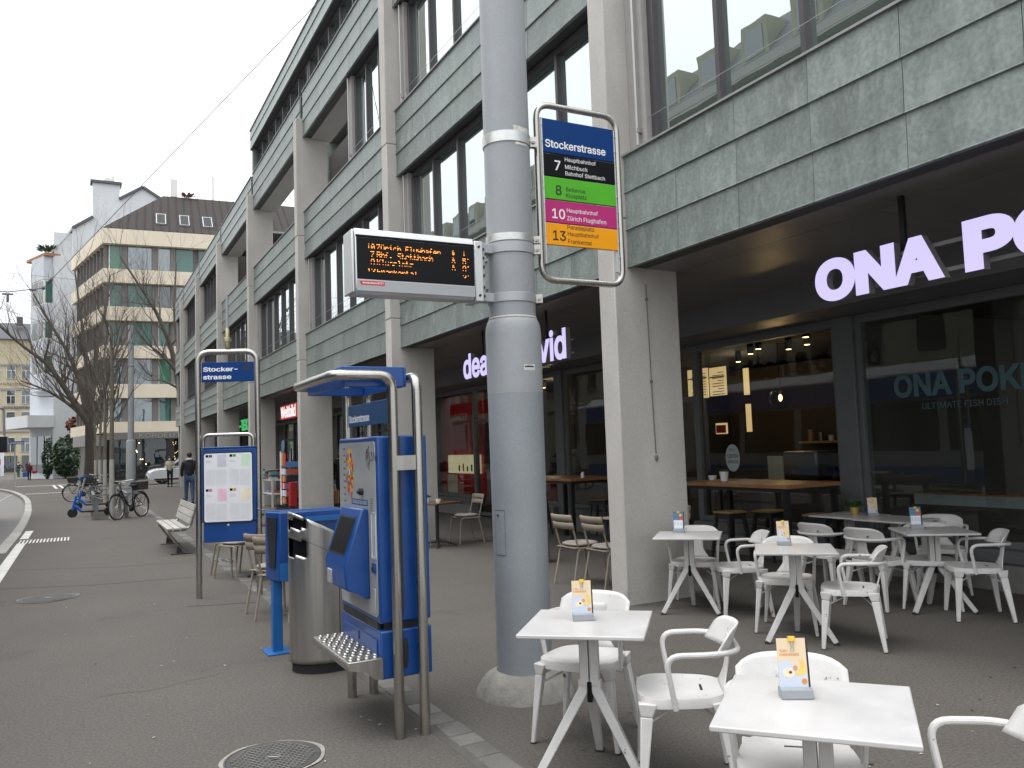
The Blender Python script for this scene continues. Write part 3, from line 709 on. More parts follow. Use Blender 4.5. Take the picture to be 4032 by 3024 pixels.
# printed zone map, small print, logo
cols = [('map_red',(.55,.05,.03)),('map_green',(.08,.30,.05)),('map_yellow',(.75,.42,.03)),('map_blue',(.06,.18,.50)),('map_pale',(.62,.68,.72))]
for nme, c in cols: mat(nme, c, .5, var=.1)
r8 = random.Random(3)
zones = {c[0]: MB() for c in cols}
for i in range(120):
    a = r8.random()*6.28; q = math.sqrt(r8.random()); yy = 5.235+math.cos(a)*q*.085; zz = 1.515+math.sin(a)*q*.155
    m_ = 'map_pale' if q < .3 and r8.random() < .4 else r8.choice(['map_red','map_green','map_yellow','map_blue','map_red','map_yellow'])
    n_ = 6; rad = r8.uniform(.010,.02); pts = [(FX, yy-rad*math.cos(6.28*j/n_+a)*r8.uniform(.7,1.2), zz+rad*1.2*math.sin(6.28*j/n_+a)*r8.uniform(.7,1.2)) for j in range(n_)]
    zones[m_].prism(pts, (-.0004-.00015*(i % 8),0,0))
for k_, mbz in zones.items(): O('zone_map_print', mbz, k_, plate, smooth=0, kind='stuff')
LF, UP = (0,-1,0), (0,0,1)
mat('print_grey', (.12,.12,.125), .6)
b = MB()
for i in range(11):
    b.box(FX-.001, FX, 5.33, 5.33+.05*r8.uniform(.5,1), 1.66-i*.042, 1.672-i*.042)
for i in range(8): b.box(FX-.001, FX, 4.765, 4.83, 1.36-i*.013, 1.364-i*.013)
O('small_print', b, 'print_grey', plate, kind='stuff')
text('ZVV', (.105, .055), (FX, 4.80, 1.586), LF, UP, 'print_grey', plate, depth=.001, bold=.02)
b = MB(); b.tube([(FX-.001, 4.845+.032*math.cos(6.28*i/24), 1.607+.054*math.sin(6.28*i/24)) for i in range(24)], .0045, 6, closed=True)
b.tube([(FX-.0015,4.825,1.68),(FX-.0015,4.852,1.60),(FX-.0015,4.82,1.535)], .0045, 6); b.tube([(FX-.0015,4.89,1.625),(FX-.0015,4.825,1.625)], .0045, 6); O('logo_mark', b, 'print_grey', plate)
b = MB(); b.box(FX-.001, FX, 4.87, 5.20, 1.315, 1.352); pl = O('info_strip', b, 'blue', plate)
b = MB()
for i in range(8): b.box(FX-.002, FX-.001, 4.89+i*.037, 4.915+i*.037, 1.322, 1.345)
O('info_icons', b, 'plate_grey', pl, kind='stuff')
b = MB(); b.cyl((FX-.02, 4.97, 1.40), .022, .02, 14, 'X'); b.ball((FX-.025,4.97,1.40), .014, 10, 6); O('lock', b, 'dark_metal', plate)
# slot, card reader, coin flap
b = MB(); b.box(FX-.0015, FX+.001, 4.725, 4.80, 1.02, 1.275); O('display_slot', b, 'alu', plate)
b = MB()
for a_, b_, c_, d_ in ((4.72,4.727,1.015,1.28),(4.798,4.805,1.015,1.28),(4.72,4.805,1.01,1.02),(4.72,4.805,1.275,1.283)): b.box(FX-.006, FX, a_, b_, c_, d_)
O('slot_frame', b, 'alu', plate)
b = MB(); b.box(FX-.012, FX, 4.735, 4.785, .93, .99); cr = O('card_reader', b, 'blue', plate, bevel=.004)
b = MB(); b.ball((FX-.012, 4.76, .955), (.008,.018,.022), 10, 8); O('card_slot', b, 'dark_metal', cr)
b = MB(); b.box(FX-.008, FX, 4.74, 4.785, .70, .84); O('coin_flap', b, 'plate_grey', plate, bevel=.004)
# console: wedge that stands out to the street
cp = [(x0-.004,1.30),(x0-.05,1.305),(x0-.165,.975),(x0-.155,.83),(x0-.03,.765),(x0-.004,.762)]
b = MB(); b.prism([(p[0], 4.86, p[1]) for p in cp], (0,.43,0)); con = O('console', b, 'blue', tmx, bevel=.012)
d_ = Vector((-.115,0,-.33)).normalized(); nrm = Vector((-d_.z*-1,0,0)); nrm = Vector((-.33,0,.115)).normalized()
s0 = Vector((x0-.05,0,1.305))+d_*.055
def slab(y0_, y1_, a_, L_, t_, m_, nm_):
    p = [s0+d_*a_+nrm*.001, s0+d_*(a_+L_)+nrm*.001]
    b = MB(); b.prism([(p[0].x,y0_,p[0].z),(p[0].x,y1_,p[0].z),(p[1].x,y1_,p[1].z),(p[1].x,y0_,p[1].z)], nrm*t_); return O(nm_, b, m_, con)
slab(4.915, 5.235, .005, .235, .003, 'dark_metal', 'screen_frame'); slab(4.93, 5.22, .015, .215, .0045, 'screen_black', 'touch_screen')
b = MB(); b.box(x0-.168, x0-.15, 5.14, 5.235, .835, .925); O('ticket_tray', b, 'plate_grey', con, bevel=.006)
# step
b = MB(); b.box(1.34, x0-.006, 4.655, 5.45, .452, .462); b.box(1.34, 1.35, 4.655, 5.45, .415, .452); step = O('step_plate', b, 'brushed', tmx, bevel=.004)
for yy in (4.655, 5.44):
    b = MB(); b.prism([(1.345,yy,.455),(x0-.006,yy,.455),(x0-.006,yy,.345),(1.50,yy,.345),(1.44,yy,.40),(1.345,yy,.415)], (0,.01,0)); O('step_cheek', b, 'brushed', step)
st_m = MB(); st_m.ball((0,0,0), (.016,.011,.009), 10, 6); stm = st_m.mesh('stud'); stm.materials.append(MATS['stainless'])
for i in range(14):
    for j in range(4):
        o = bpy.data.objects.new('stud', stm); COL.objects.link(o); o.parent = step; o.location = (1.368+j*.048+(i % 2)*.02, 4.69+i*.056, .463)
        o.matrix_parent_inverse = Matrix.Identity(4)
        for p in stm.polygons: p.use_smooth = True
# posts and canopy
def arch(px, py, xt, tip):
    pts = [(px,py,-.01),(px,py,2.085)]
    pts += [(1.37,py,2.092),(1.085,py,2.005)]
    return rpath(pts, .075, 7)
b = MB(); b.tube(rpath([(1.635,4.64,-.01),(1.635,4.64,2.09),(1.285,4.64,2.09),(1.285,5.58,2.09),(1.635,5.58,2.09),(1.635,5.58,-.01)], .085, 7), .031, 18); O('front_hoop', b, 'stainless', tmx)
b = MB(); b.tube(rpath([(1.785,4.63,-.01),(1.785,4.63,2.085),(1.785,5.58,2.085),(1.785,5.58,-.01)], .085, 7), .031, 18); O('rear_hoop', b, 'stainless', tmx)
b = MB(); b.box(1.64, 1.78, 4.61, 4.625, 1.53, 1.615); O('cross_plate', b, 'brushed', tmx)
b = MB(); 
b.box(1.364,1.735,4.705,4.72,2.028,2.148); b.box(1.364,1.735,5.50,5.515,2.028,2.148); b.box(1.35,1.3635,4.705,5.515,2.028,2.148); b.box(1.7355,1.75,4.705,5.515,2.028,2.148); can = O('canopy', b, 'blue', tmx, bevel=.004)
b = MB(); b.prism([(1.37,4.722,2.05),(1.73,4.722,2.055),(1.73,5.488,2.055),(1.37,5.488,2.05)], (0,0,.006)); O('canopy_pane', b, 'acrylic', can)
mat('plate_teal', S8(22,70,112), .35, var=.05)
b = MB(); b.box(1.62, 1.635, 4.69, 5.50, 1.812, 1.955); npl = O('name_plate', b, 'plate_teal', tmx, bevel=.003)
text('Stockerstrasse', (.44, None), (1.6199, 5.48, 1.838), LF, UP, 'white_print', npl, depth=.001, bold=.01)
b = MB(); b.box(1.622, 1.634, 4.8, 4.82, 1.735, 1.815); b.box(1.622, 1.634, 5.35, 5.37, 1.735, 1.815); O('plate_bracket', b, 'dark_metal', npl)
for yy in (4.665,): 
    b = MB(); b.ball((1.70,4.693,.46), (.018,.006,.09), 10, 8); b.ball((1.82,4.693,.46), (.018,.006,.09), 10, 8); O('foot_pad', b, 'rubber', tmx)

# ------------------------------------------------------------------ stainless litter bin
lb = E('litter_bin', 'tall oval stainless steel litter bin with slanted top beside the ticket machine', 'litter bin', (1.70,6.48,0))
BX, BY = 1.69, 6.48
def oval(u, rx=.265, ry=.22): a_ = u*2*math.pi; return (BX+rx*math.cos(a_), BY+ry*math.sin(a_))
def ztop(x): return 1.205-.52*(x-(BX-.265))
def binwall(u, v):
    x, y = oval(u); return (x, y, .075+(ztop(x)-.075)*v)
b = MB(); NB = 72; NV = 40
b.grid(binwall, NB, NV)
# openings on the near street side: drop faces
def keep(f):
    c = sum((Vector(b.v[i]) for i in f), Vector())/4
    a_ = math.degrees(math.atan2((c.y-BY)/.22, (c.x-BX)/.265)) % 360
    if 176 < a_ < 232 and 1.075 < c.z < 1.155: return False
    if 176 < a_ < 232 and .87 < c.z < .995: return False
    return True
b.f = [f for f in b.f if keep(f)]
O('shell', b, 'brushed', lb, smooth=60, solid=.006)
b = MB(); vs = []; 
def liner(u, v): x, y = oval(u, .235, .19); return (x, y, .1+(ztop(x)-.13)*v)
b.grid(liner, 40, 2); O('inner_liner', b, 'screen_black', lb, smooth=60)
b = MB(); P = [oval(i/48, .262, .217) for i in range(48)]; b.add([(x, y, ztop(x)-.012) for x, y in P]+[(BX, BY, ztop(BX)-.012)], [(i, (i+1) % 48, 48) for i in range(48)]); O('top', b, 'brushed', lb)
b = MB(); P = [oval(i/48, .25, .205) for i in range(48)]; b.prism([(x, y, -.005) for x, y in P], (0,0,.09)); O('base_ring', b, 'rubber', lb)
b = MB(); P = [oval(i/64, .2665, .2215) for i in range(65)]; b.tube([(x, y, ztop(x)-.17) for x, y in P[24:57]], .0025, 6); O('lid_seam', b, 'dark_metal', lb)
b = MB()
for aa in (283, 291):
    x, y = oval(aa/360, .2675, .2225); b.tube([(x, y, .08), (x, y, ztop(x))], .0035, 6)
O('door_seam', b, 'dark_metal', lb)
x, y = oval(298/360, .27, .225); b = MB(); b.cyl((x, y-.004, .66), .011, .01, 12, 'Y'); O('lock', b, 'dark_metal', lb)

# ------------------------------------------------------------------ blue newspaper box on a post
nb = E('newspaper_box', 'blue newspaper dispenser box with clear lid on a square post behind the bin', 'newspaper box', (1.47,7.2,0))
b = MB(); b.prism([(1.335,6.98,1.17),(1.335,6.98,.64),(1.42,6.88,.60),(1.96,6.88,.60),(1.96,6.88,1.16),(1.42,6.88,1.16)][0:2]+[(1.335,7.30,.64),(1.335,7.30,1.17)], (.001,0,0))
b = MB(); foot = [(1.40,7.22),(1.462,7.0),(2.02,6.95),(2.02,7.40),(1.425,7.40)]; b.prism([(x, y, .60) for x, y in foot], (0,0,.565)); O('box', b, 'blue', nb, bevel=.01)
b = MB(); b.prism([(1.403,7.195,1.12),(1.45,7.03,1.12),(1.438,7.07,.70),(1.412,7.16,.70)], (-.004,-.001,0)); O('side_window', b, 'dark_metal', nb)
b = MB(); b.prism([(1.365,7.42,1.168),(1.365,7.2,1.168),(1.44,6.96,1.168),(2.04,6.92,1.168),(2.04,7.42,1.168)], (0,0,.02)); O('lid', b, 'acrylic', nb, bevel=.004)
b = MB(); b.prism([(1.464,6.997,.605),(2.015,6.948,.605),(2.015,6.948,.75),(1.464,6.997,.75)], (0,-.006,0)); O('price_band', b, 'blue_light', nb)
b = MB(); b.box(1.66, 1.95, 6.93, 6.96, 1.08, 1.12); O('handle', b, 'blue_light', nb)
b = MB(); b.box(1.43, 1.51, 7.14, 7.22, 0, .6); O('post', b, 'blue_light', nb, bevel=.006)
b = MB(); b.box(1.37, 1.57, 7.06, 7.32, 0, .014); O('foot_plate', b, 'blue_light', nb, bevel=.004)

# ------------------------------------------------------------------ timetable stand
A = Vector((1.245,10.40,0)); B_ = Vector((1.885,10.15,0)); d = (B_-A).normalized(); nf = Vector((d.y,-d.x,0)); nf = nf if nf.y < 0 else -nf
LW = (B_-A).length
tt = E('timetable_stand', 'steel hoop timetable stand with blue name plate and blue framed timetable case', 'timetable', tuple((A+B_)/2))
P = lambda s_, z, o_=0: A+d*s_+nf*o_+Vector((0,0,z))
b = MB(); b.tube(rpath([P(0,-.01),P(0,2.89),P(LW,2.89),P(LW,-.01)], .14, 8), .034, 16); O('hoop', b, 'stainless', tt)
b = MB(); b.tube(rpath([P(.055,1.74),P(.055,1.90),P(LW-.055,1.90),P(LW-.055,1.74)], .09, 6), .022, 12); O('inner_hoop', b, 'stainless', tt)
def tslab(s0_, s1_, z0_, z1_, o0, o1, m_, nm_, par, bv=.006):
    b = MB(); b.prism([P(s0_,z0_,o0),P(s1_,z0_,o0),P(s1_,z1_,o0),P(s0_,z1_,o0)], nf*(o1-o0)); return O(nm_, b, m_, par, bevel=bv)
npt = tslab(.045, LW-.04, 2.53, 2.765, -.015, .015, 'sign_blue', 'name_plate', tt)
text('Stocker-\nstrasse', (.40, .148), P(.062,2.561,.015), d, RZ, 'white_print', npt, depth=.001, bold=.022)
b = MB(); cc = P(LW-.12,2.70,.0155); b.prism([cc+d*.045*math.cos(6.28*i/24)+Vector((0,0,.045*math.sin(6.28*i/24))) for i in range(24)], nf*.002); mat('dark_blue', S8(20,34,70), .5); O('round_badge', b, 'dark_blue', npt)
case = tslab(.045, LW-.015, .875, 1.735, -.05, .045, 'blue', 'timetable_case', tt, .012)
tslab(.04, LW-.01, 1.736, 1.756, -.055, .05, 'blue', 'case_hood', case); tslab(.06, LW-.03, .64, .872, -.03, .03, 'blue', 'lower_panel', tt)
mat('paper', (.82,.82,.84), .6, var=.03, spec=.2); mat('print_pale', (.60,.61,.64), .7, var=.1); mat('p_pink', S8(238,196,212), .6); mat('p_green', S8(205,232,206), .6); mat('p_cream', S8(240,228,200), .6); mat('p_grey', S8(205,206,216), .6)
rr = roundrect(LW-.14, .80, .025); pc = P(LW/2+.005, 1.28, .0455)
def flat(poly, o_, m_, nm_, par, kind=None):
    b = MB(); b.prism([pc+d*p[0]+Vector((0,0,p[1])) for p in poly], nf*o_); return O(nm_, b, m_, par, smooth=0, kind=kind)
flat(roundrect(LW-.115, .825, .035), .001, 'rubber', 'gasket', case)
bd = flat(rr, .0025, 'paper', 'paper_sheet', case)
hw = (LW-.14)/2
def fr_(x0_, x1_, z0_, z1_): return [(x0_,z0_),(x1_,z0_),(x1_,z1_),(x0_,z1_)]
for (qx, qz, tint, num, nm2) in ((-hw,0,'p_grey','sign_black','7'),(0,0,'p_green','sign_green','8'),(-hw,-.4,'p_pink','sign_pink','10'),(0,-.4,'p_cream','sign_orange','13')):
    ox, oz = qx, qz+.4 if qz == 0 else qz+.4
    oz = .4 if qz == 0 else 0
    flat(fr_(qx+hw*.55, qx+hw*.93, oz-.16, oz-.015), .0032, tint, 'tinted_box', bd)
    flat(fr_(qx+.018, qx+.05, oz-.045, oz-.015), .0032, 'sign_black', 'tram_icon', bd)
    pnl = flat(fr_(qx+.056, qx+.09, oz-.045, oz-.015), .0032, num, 'line_number', bd)
    text(nm2, (None, .018), pc+d*(qx+.064)+Vector((0,0,oz-.039))+nf*.0032, d, RZ, 'white_print' if nm2 in ('7','10') else 'black_print', pnl, depth=.0004)
    b = MB()
    def ln(x0_, x1_, z_, h_): b.prism([pc+d*x+Vector((0,0,z))+nf*.0028 for x, z in fr_(x0_, x1_, z_, z_+h_)], nf*.0005)
    for i, w_ in enumerate((.05,.07,.06)): ln(qx+.018, qx+.018+w_, oz-.085-i*.012, .006)
    for i in range(15): ln(qx+.018, qx+hw*.46, oz-.2-i*.0125, .0035); ln(qx+hw*.5, qx+hw*.93, oz-.2-i*.0125, .0035)
    O('print_lines', b, 'print_pale', bd, smooth=0, kind='stuff')
b = MB(); c_ = P(LW/2,.84,.031); b.prism([c_+d*.014*math.cos(6.28*i/16)+Vector((0,0,.014*math.sin(6.28*i/16))) for i in range(16)], nf*.008); O('lock', b, 'alu', tt)
mat('brass', (.45,.40,.24), .4, metal=.8, var=.15)
b = MB(); m0 = P(LW/2,2.92); b.lathe([(.02,0),(.03,.02),(.03,.08),(.045,.09),(.045,.13),(.028,.14),(.025,.24),(.02,.25)], tuple(m0), 16); O('mast_fitting', b, 'brass', tt)
b = MB(); b.tube([m0+Vector((0,0,.24)), m0+Vector((0,0,.66))], .016, 10); O('antenna', b, 'pole_paint', tt)

# ------------------------------------------------------------------ bench
bn = E('park_bench', 'weathered grey slatted bench on bent steel feet facing the tram tracks', 'bench', (1.55,16.3,0))
mat('bench_wood', (.40,.38,.35), .8, var=.2, scale=4, streak=(2,.25,2), bump=.3, bscale=30, rnd_obj=.12)
for i, x in enumerate((1.36,1.475,1.59)):
    b = MB(); b.box(x-.05, x+.05, 15.18, 17.42, .425, .455); O('seat_slat', b, 'bench_wood', bn, bevel=.006)
bd_ = Vector((.105,0,.36)).normalized()
for i in range(3):
    c = Vector((1.672,16.3,.50))+bd_*(.055+i*.118); M_ = Matrix.Translation(c) @ Matrix.Rotation(math.atan2(bd_.x, bd_.z), 4, 'Y')
    b = MB(); b.bx(None, (.028,2.24,.106), M=M_); O('back_slat', b, 'bench_wood', bn, bevel=.006)
for yy in (15.32,17.28):
    b = MB(); b.tube(rpath([(1.60,yy,.02),(1.33,yy,.40),(1.62,yy,.405),(1.70,yy,.47),(1.80,yy,.87)], .05, 5), .02, 10); O('frame', b, 'stainless', bn)
    b = MB(); b.prism([(1.47,yy-.006,.02),(1.60,yy-.006,.02),(1.53,yy-.006,.16),(1.49,yy-.006,.16)], (0,.012,0)); b.box(1.38,1.72,yy-.04,yy+.04,0,.014); O('foot', b, 'dark_metal', bn)

# ------------------------------------------------------------------ manhole covers and drain
mat('iron', (.085,.082,.078), .55, metal=.5, var=.2, scale=12, bump=.3, bscale=80); mat('iron_pale', (.15,.143,.135), .6, metal=.3, var=.2, scale=10); mat('mortar', (.30,.28,.25), .9, var=.3, scale=14)
def manhole(cx_, cy_, r, label, ring='mortar'):
    t = E('manhole_cover', label, 'manhole cover', (cx_,cy_,0), 'round cast iron covers in the pavement')
    def rg_(u, v): a_ = u*6.2832; q = r*(1.0+.09*(1-v)*(1+.25*math.sin(a_*3+1)+.2*math.sin(a_*7))) ; return (cx_+q*math.cos(a_), cy_+q*math.sin(a_), .0062+.0008*v)
    b = MB(); b.grid(rg_, 64, 2); O('mortar_ring', b, ring, t)
    b = MB(); b.lathe([(r,.004),(r,.011),(r*.965,.012),(r*.955,.0095),(r*.94,.0095),(.001,.0095)], (cx_,cy_,0), 64); cv = O('cover', b, 'iron', t, smooth=50)
    b = MB(); st_ = r*.115
    for i in range(-9, 10):
        for j in range(-9, 10):
            x, y = (i+.5*(j % 2))*st_*1.15, j*st_*.86
            if .2*r < math.hypot(x, y) < .86*r: b.bx((cx_+x, cy_+y, .0115), (st_*.86, st_*.52, .005))
    O('tread_blocks', b, 'iron_pale', cv, kind='stuff')
    b = MB(); b.lathe([(.16*r,.0096),(.17*r,.014),(.12*r,.014),(.11*r,.0098)], (cx_,cy_,0), 24); O('lifting_eye', b, 'iron_pale', cv)
    b = MB(); b.lathe([(.11*r,.0098),(.001,.0099)], (cx_,cy_,0), 24); O('eye_hole', b, 'screen_black', cv)
    b = MB(); b.bx((cx_, cy_, .0125), (.21*r,.035*r,.004), R(-30)); O('lifting_bar', b, 'alu', cv)
manhole(.935, 4.72, .255, 'large round iron manhole cover with pale mortar ring at the bottom edge')
manhole(-.335, 11.66, .31, 'round iron manhole cover in the open pavement at left', 'iron_pale')
b = MB(); b.box(1.84,2.2,13.62,13.98,.003,.009); dr = O('drain_grate', b, 'iron_pale', None, 'square iron drain grate in the setts under the cafe chairs', 'drain')
for i in range(3):
    for j in range(3):
        b = MB(); b.box(1.87+i*.11, 1.94+i*.11, 13.66+j*.105, 13.73+j*.105, .0092, .0097); O('grate_hole', b, 'screen_black', dr)
# ------------------------------------------------------------------ white cafe furniture
mat('chair_white', (.62,.602,.585), .42, var=.09, scale=5, fine=.04, rnd_obj=.04, stain=((.11,.10,.095), .655, 12, .012), bump=.03, bscale=30)
mat('table_white', (.535,.52,.512), .36, var=.08, scale=5, fine=.03, rnd_obj=.03, stain=((.43,.415,.40), .60, 4, .14))
mat('table_leg', (.54,.525,.51), .45, var=.12, scale=8, stain=((.16,.15,.14), .66, 10, .02))
def seat_outline(w, dp, n=10):
    # rounded trapezoid, wider at the front
    pts = []
    for i in range(4*n):
        a = 2*math.pi*i/(4*n); c, s_ = math.cos(a), math.sin(a); e = 3.4
        x = dp/2*(abs(c)**(2/e))*(1 if c > 0 else -1); y = (w/2)*(abs(s_)**(2/e))*(1 if s_ > 0 else -1)
        y *= 1+.10*(x/(dp/2)); pts.append((x, y))
    return pts
def white_chair():
    t = E('cafe_chair', 'x', 'chair', (0,0,0), 'white metal cafe armchairs')
    out = seat_outline(.43, .42); n = len(out); b = MB(); vs = []; rings = [(0,.442),(.35,.441),(.7,.440),(.93,.447),(1,.45),(1.012,.444),(1.012,.405),(.99,.405),(.985,.43)]
    for q, z in rings[1:]: vs += [(x*q, y*q, z+(.006*(x/.21)**2 if q < .95 else .004)) for x, y in out]
    m = len(rings)-1; fs = [(i*n+k, i*n+(k+1) % n, (i+1)*n+(k+1) % n, (i+1)*n+k) for i in range(m-1) for k in range(n)]
    vs.append((0,0,.44)); fs += [(k, (k+1) % n, len(vs)-1) for k in range(n)]; fs = [f[::-1] for f in fs]
    b.add(vs, fs); seat = O('seat', b, 'chair_white', t, smooth=40)
    b = MB(); b.bx((-.10,0,.4475), (.012,.09,.002)); O('grip_slot', b, 'dark_metal', seat)
    # splat rising from the rear of the seat into the back plate
    b = MB()
    def splat(u, v):
        w = (.17 if v < .12 else .17-(v-.12)*.26 if v < .35 else .105)/2 if v > .02 else .12
        w = .115-.06*min(1, v*3) if v < .34 else .055
        z = .45+v*.25; x = -.195-.045*v-.012*math.sin(v*3.1)
        return (x, (u-.5)*2*w, z)
    b.grid(splat, 4, 10); O('back_splat', b, 'chair_white', t, smooth=60, solid=.006)
    b = MB()
    def back(u, v):
        y = (u-.5)*.43; z0 = .625+.012*abs(2*u-1)**2; zt = .765-.045*abs(2*u-1)**5; z = z0+(zt-z0)*v
        x = -.262+.085*(2*u-1)**2-.055*(v-.5); return (x, y, z)
    b.grid(back, 16, 6); bk = O('backrest', b, 'chair_white', t, smooth=60, solid=.009)
    b = MB(); b.ball((-.255,-.09,.685), (.012,.007,.007), 8, 6); O('rivet_hole', b, 'screen_black', bk)
    # arm tube: one bent tube from seat side round behind the back to the other side
    L = [(.035,-.222,.405),(.075,-.245,.655),(-.15,-.25,.662),(-.27,-.15,.655),(-.277,0,.65)]
    path = L+[(x, -y, z) for x, y, z in L[-2::-1]]
    b = MB(); b.tube(rpath(path, .075, 6), .0135, 10); O('arm_tube', b, 'chair_white', t)
    for sx_, sy_ in ((1,1),(1,-1),(-1,1),(-1,-1)):
        top = Vector((.165*sx_ if sx_ > 0 else -.175, .192*sy_*(1.02 if sx_ > 0 else .9), .43)); bot = Vector((.205*sx_ if sx_ > 0 else -.235, .245*sy_*(1 if sx_ > 0 else .95), 0.004))
        b = MB(); mid = top.lerp(bot, .14); b.beam(top, mid, .085, .065, (0,1,0), .058, .044); b.beam(mid, bot, .058, .044, (0,1,0), .03, .024); lg = O('leg', b, 'chair_white', t, bevel=.006)
        b = MB(); b.bx((bot.x, bot.y, .004), (.028,.024,.008)); O('glide', b, 'rubber', lg)
    b = MB(); b.tube([(.17,.19,.33),(-.05,.02,.415),(-.17,-.17,.33)], .006, 6); b.tube([(.17,-.19,.33),(-.05,-.02,.405),(-.17,.17,.33)], .006, 6); O('brace', b, 'chair_white', t)
    return t
wc = white_chair()
CH = [ (2.55,4.08,(-.80,-.60),'white armchair behind the near left table, back towards the grey pole'),
 (2.60,3.30,(-.82,.57),'white armchair facing left, right of the near left table'),
 (2.40,2.36,(-.68,-.73),'white armchair behind the nearest table at the bottom right'),
 (2.49,1.72,(-.74,.67),'white armchair cut off by the bottom right corner'),
 (5.45,6.58,(-.75,-.66),'white armchair behind the table beside the concrete column'),
 (5.53,6.04,(-.87,.49),'white armchair facing left with a chipped leg, between the two middle tables'),
 (5.38,5.30,(-.80,-.60),'white armchair behind the middle table with the cheesecake card'),
 (5.40,4.66,(-.62,.78),'white armchair facing left, right of the middle table with the cheesecake card'),
 (7.12,5.20,(-.80,-.60),'white armchair behind the rear right table with the blue card'),
 (7.03,4.70,(-.72,.69),'white armchair at the far right of the terrace facing left'),
 (6.79,5.50,(1,.04),'white armchair with its back to us, right one at the long rear table'),
 (6.83,6.12,(1,.02),'white armchair with its back to us, left one at the long rear table'),
 (7.90,5.62,(-.82,-.57),'white armchair on the far side of the long rear table') ]
for i, (x, y, f, lab) in enumerate(CH): place(wc, i == 0, (x, y, 0), math.atan2(f[1], f[0]), lab)
def white_table(w=.62, dp=.62):
    t = E('cafe_table', 'x', 'table', (0,0,0), 'white square cafe tables')
    b = MB(); b.box(-w/2, w/2, -dp/2, dp/2, .712, .732); O('table_top', b, 'table_white', t, bevel=.005)
    b = MB(); b.box(-.17,.17,-.03,.03,.69,.711); b.box(-.03,.03,-.17,.17,.688,.71); O('top_bracket', b, 'table_leg', t)
    # folded column of two halves that splays into three legs
    b = MB(); b.box(-.048,-.003,-.035,.03,.42,.69); O('column', b, 'table_leg', t, bevel=.004)
    b = MB(); b.box(.003,.048,-.035,.03,.42,.69); O('column', b, 'table_leg', t, bevel=.004)
    b = MB(); b.box(-.012,.012,-.037,.0,.34,.44); O('slot', b, 'screen_black', t)
    for (a, q) in (((-.03,-.005),(-.255,-.19)),((.03,-.005),(.265,-.175)),((0,.01),(0,.25))):
        b = MB(); b.beam((a[0],a[1],.45), (a[0]*1.1,a[1]*1.5,.385), .055, .055, (0,1,0), .052, .05); b.beam((a[0]*1.1,a[1]*1.5,.40), (q[0],q[1],.012), .052, .05, (0,1,0), .04, .036); lg = O('leg', b, 'table_leg', t, bevel=.005)
        b = MB(); b.bx((q[0],q[1],.006), (.045,.04,.012)); O('glide', b, 'rubber', lg)
    return t
wt = white_table()
TB = [ (2.32,3.67,-41,'white square table nearest the grey pole with a cheesecake card'),
 (2.23,2.10,-50,'nearest white table at the bottom right with a large cheesecake card'),
 (5.20,5.02,-43,'white square table in the middle of the terrace with a cheesecake card'),
 (5.235,6.40,-44,'white square table beside the concrete column with a blue card'),
 (7.03,5.08,-37,'white square table at the rear right with a blue card'),
 (7.74,6.02,92,'rear white table by the shop window, right half of the long pair'),
 (7.78,6.66,92,'rear white table by the shop window with the plant, left half of the long pair') ]
for i, (x, y, a, lab) in enumerate(TB): place(wt, i == 0, (x, y, 0), R(a), lab)
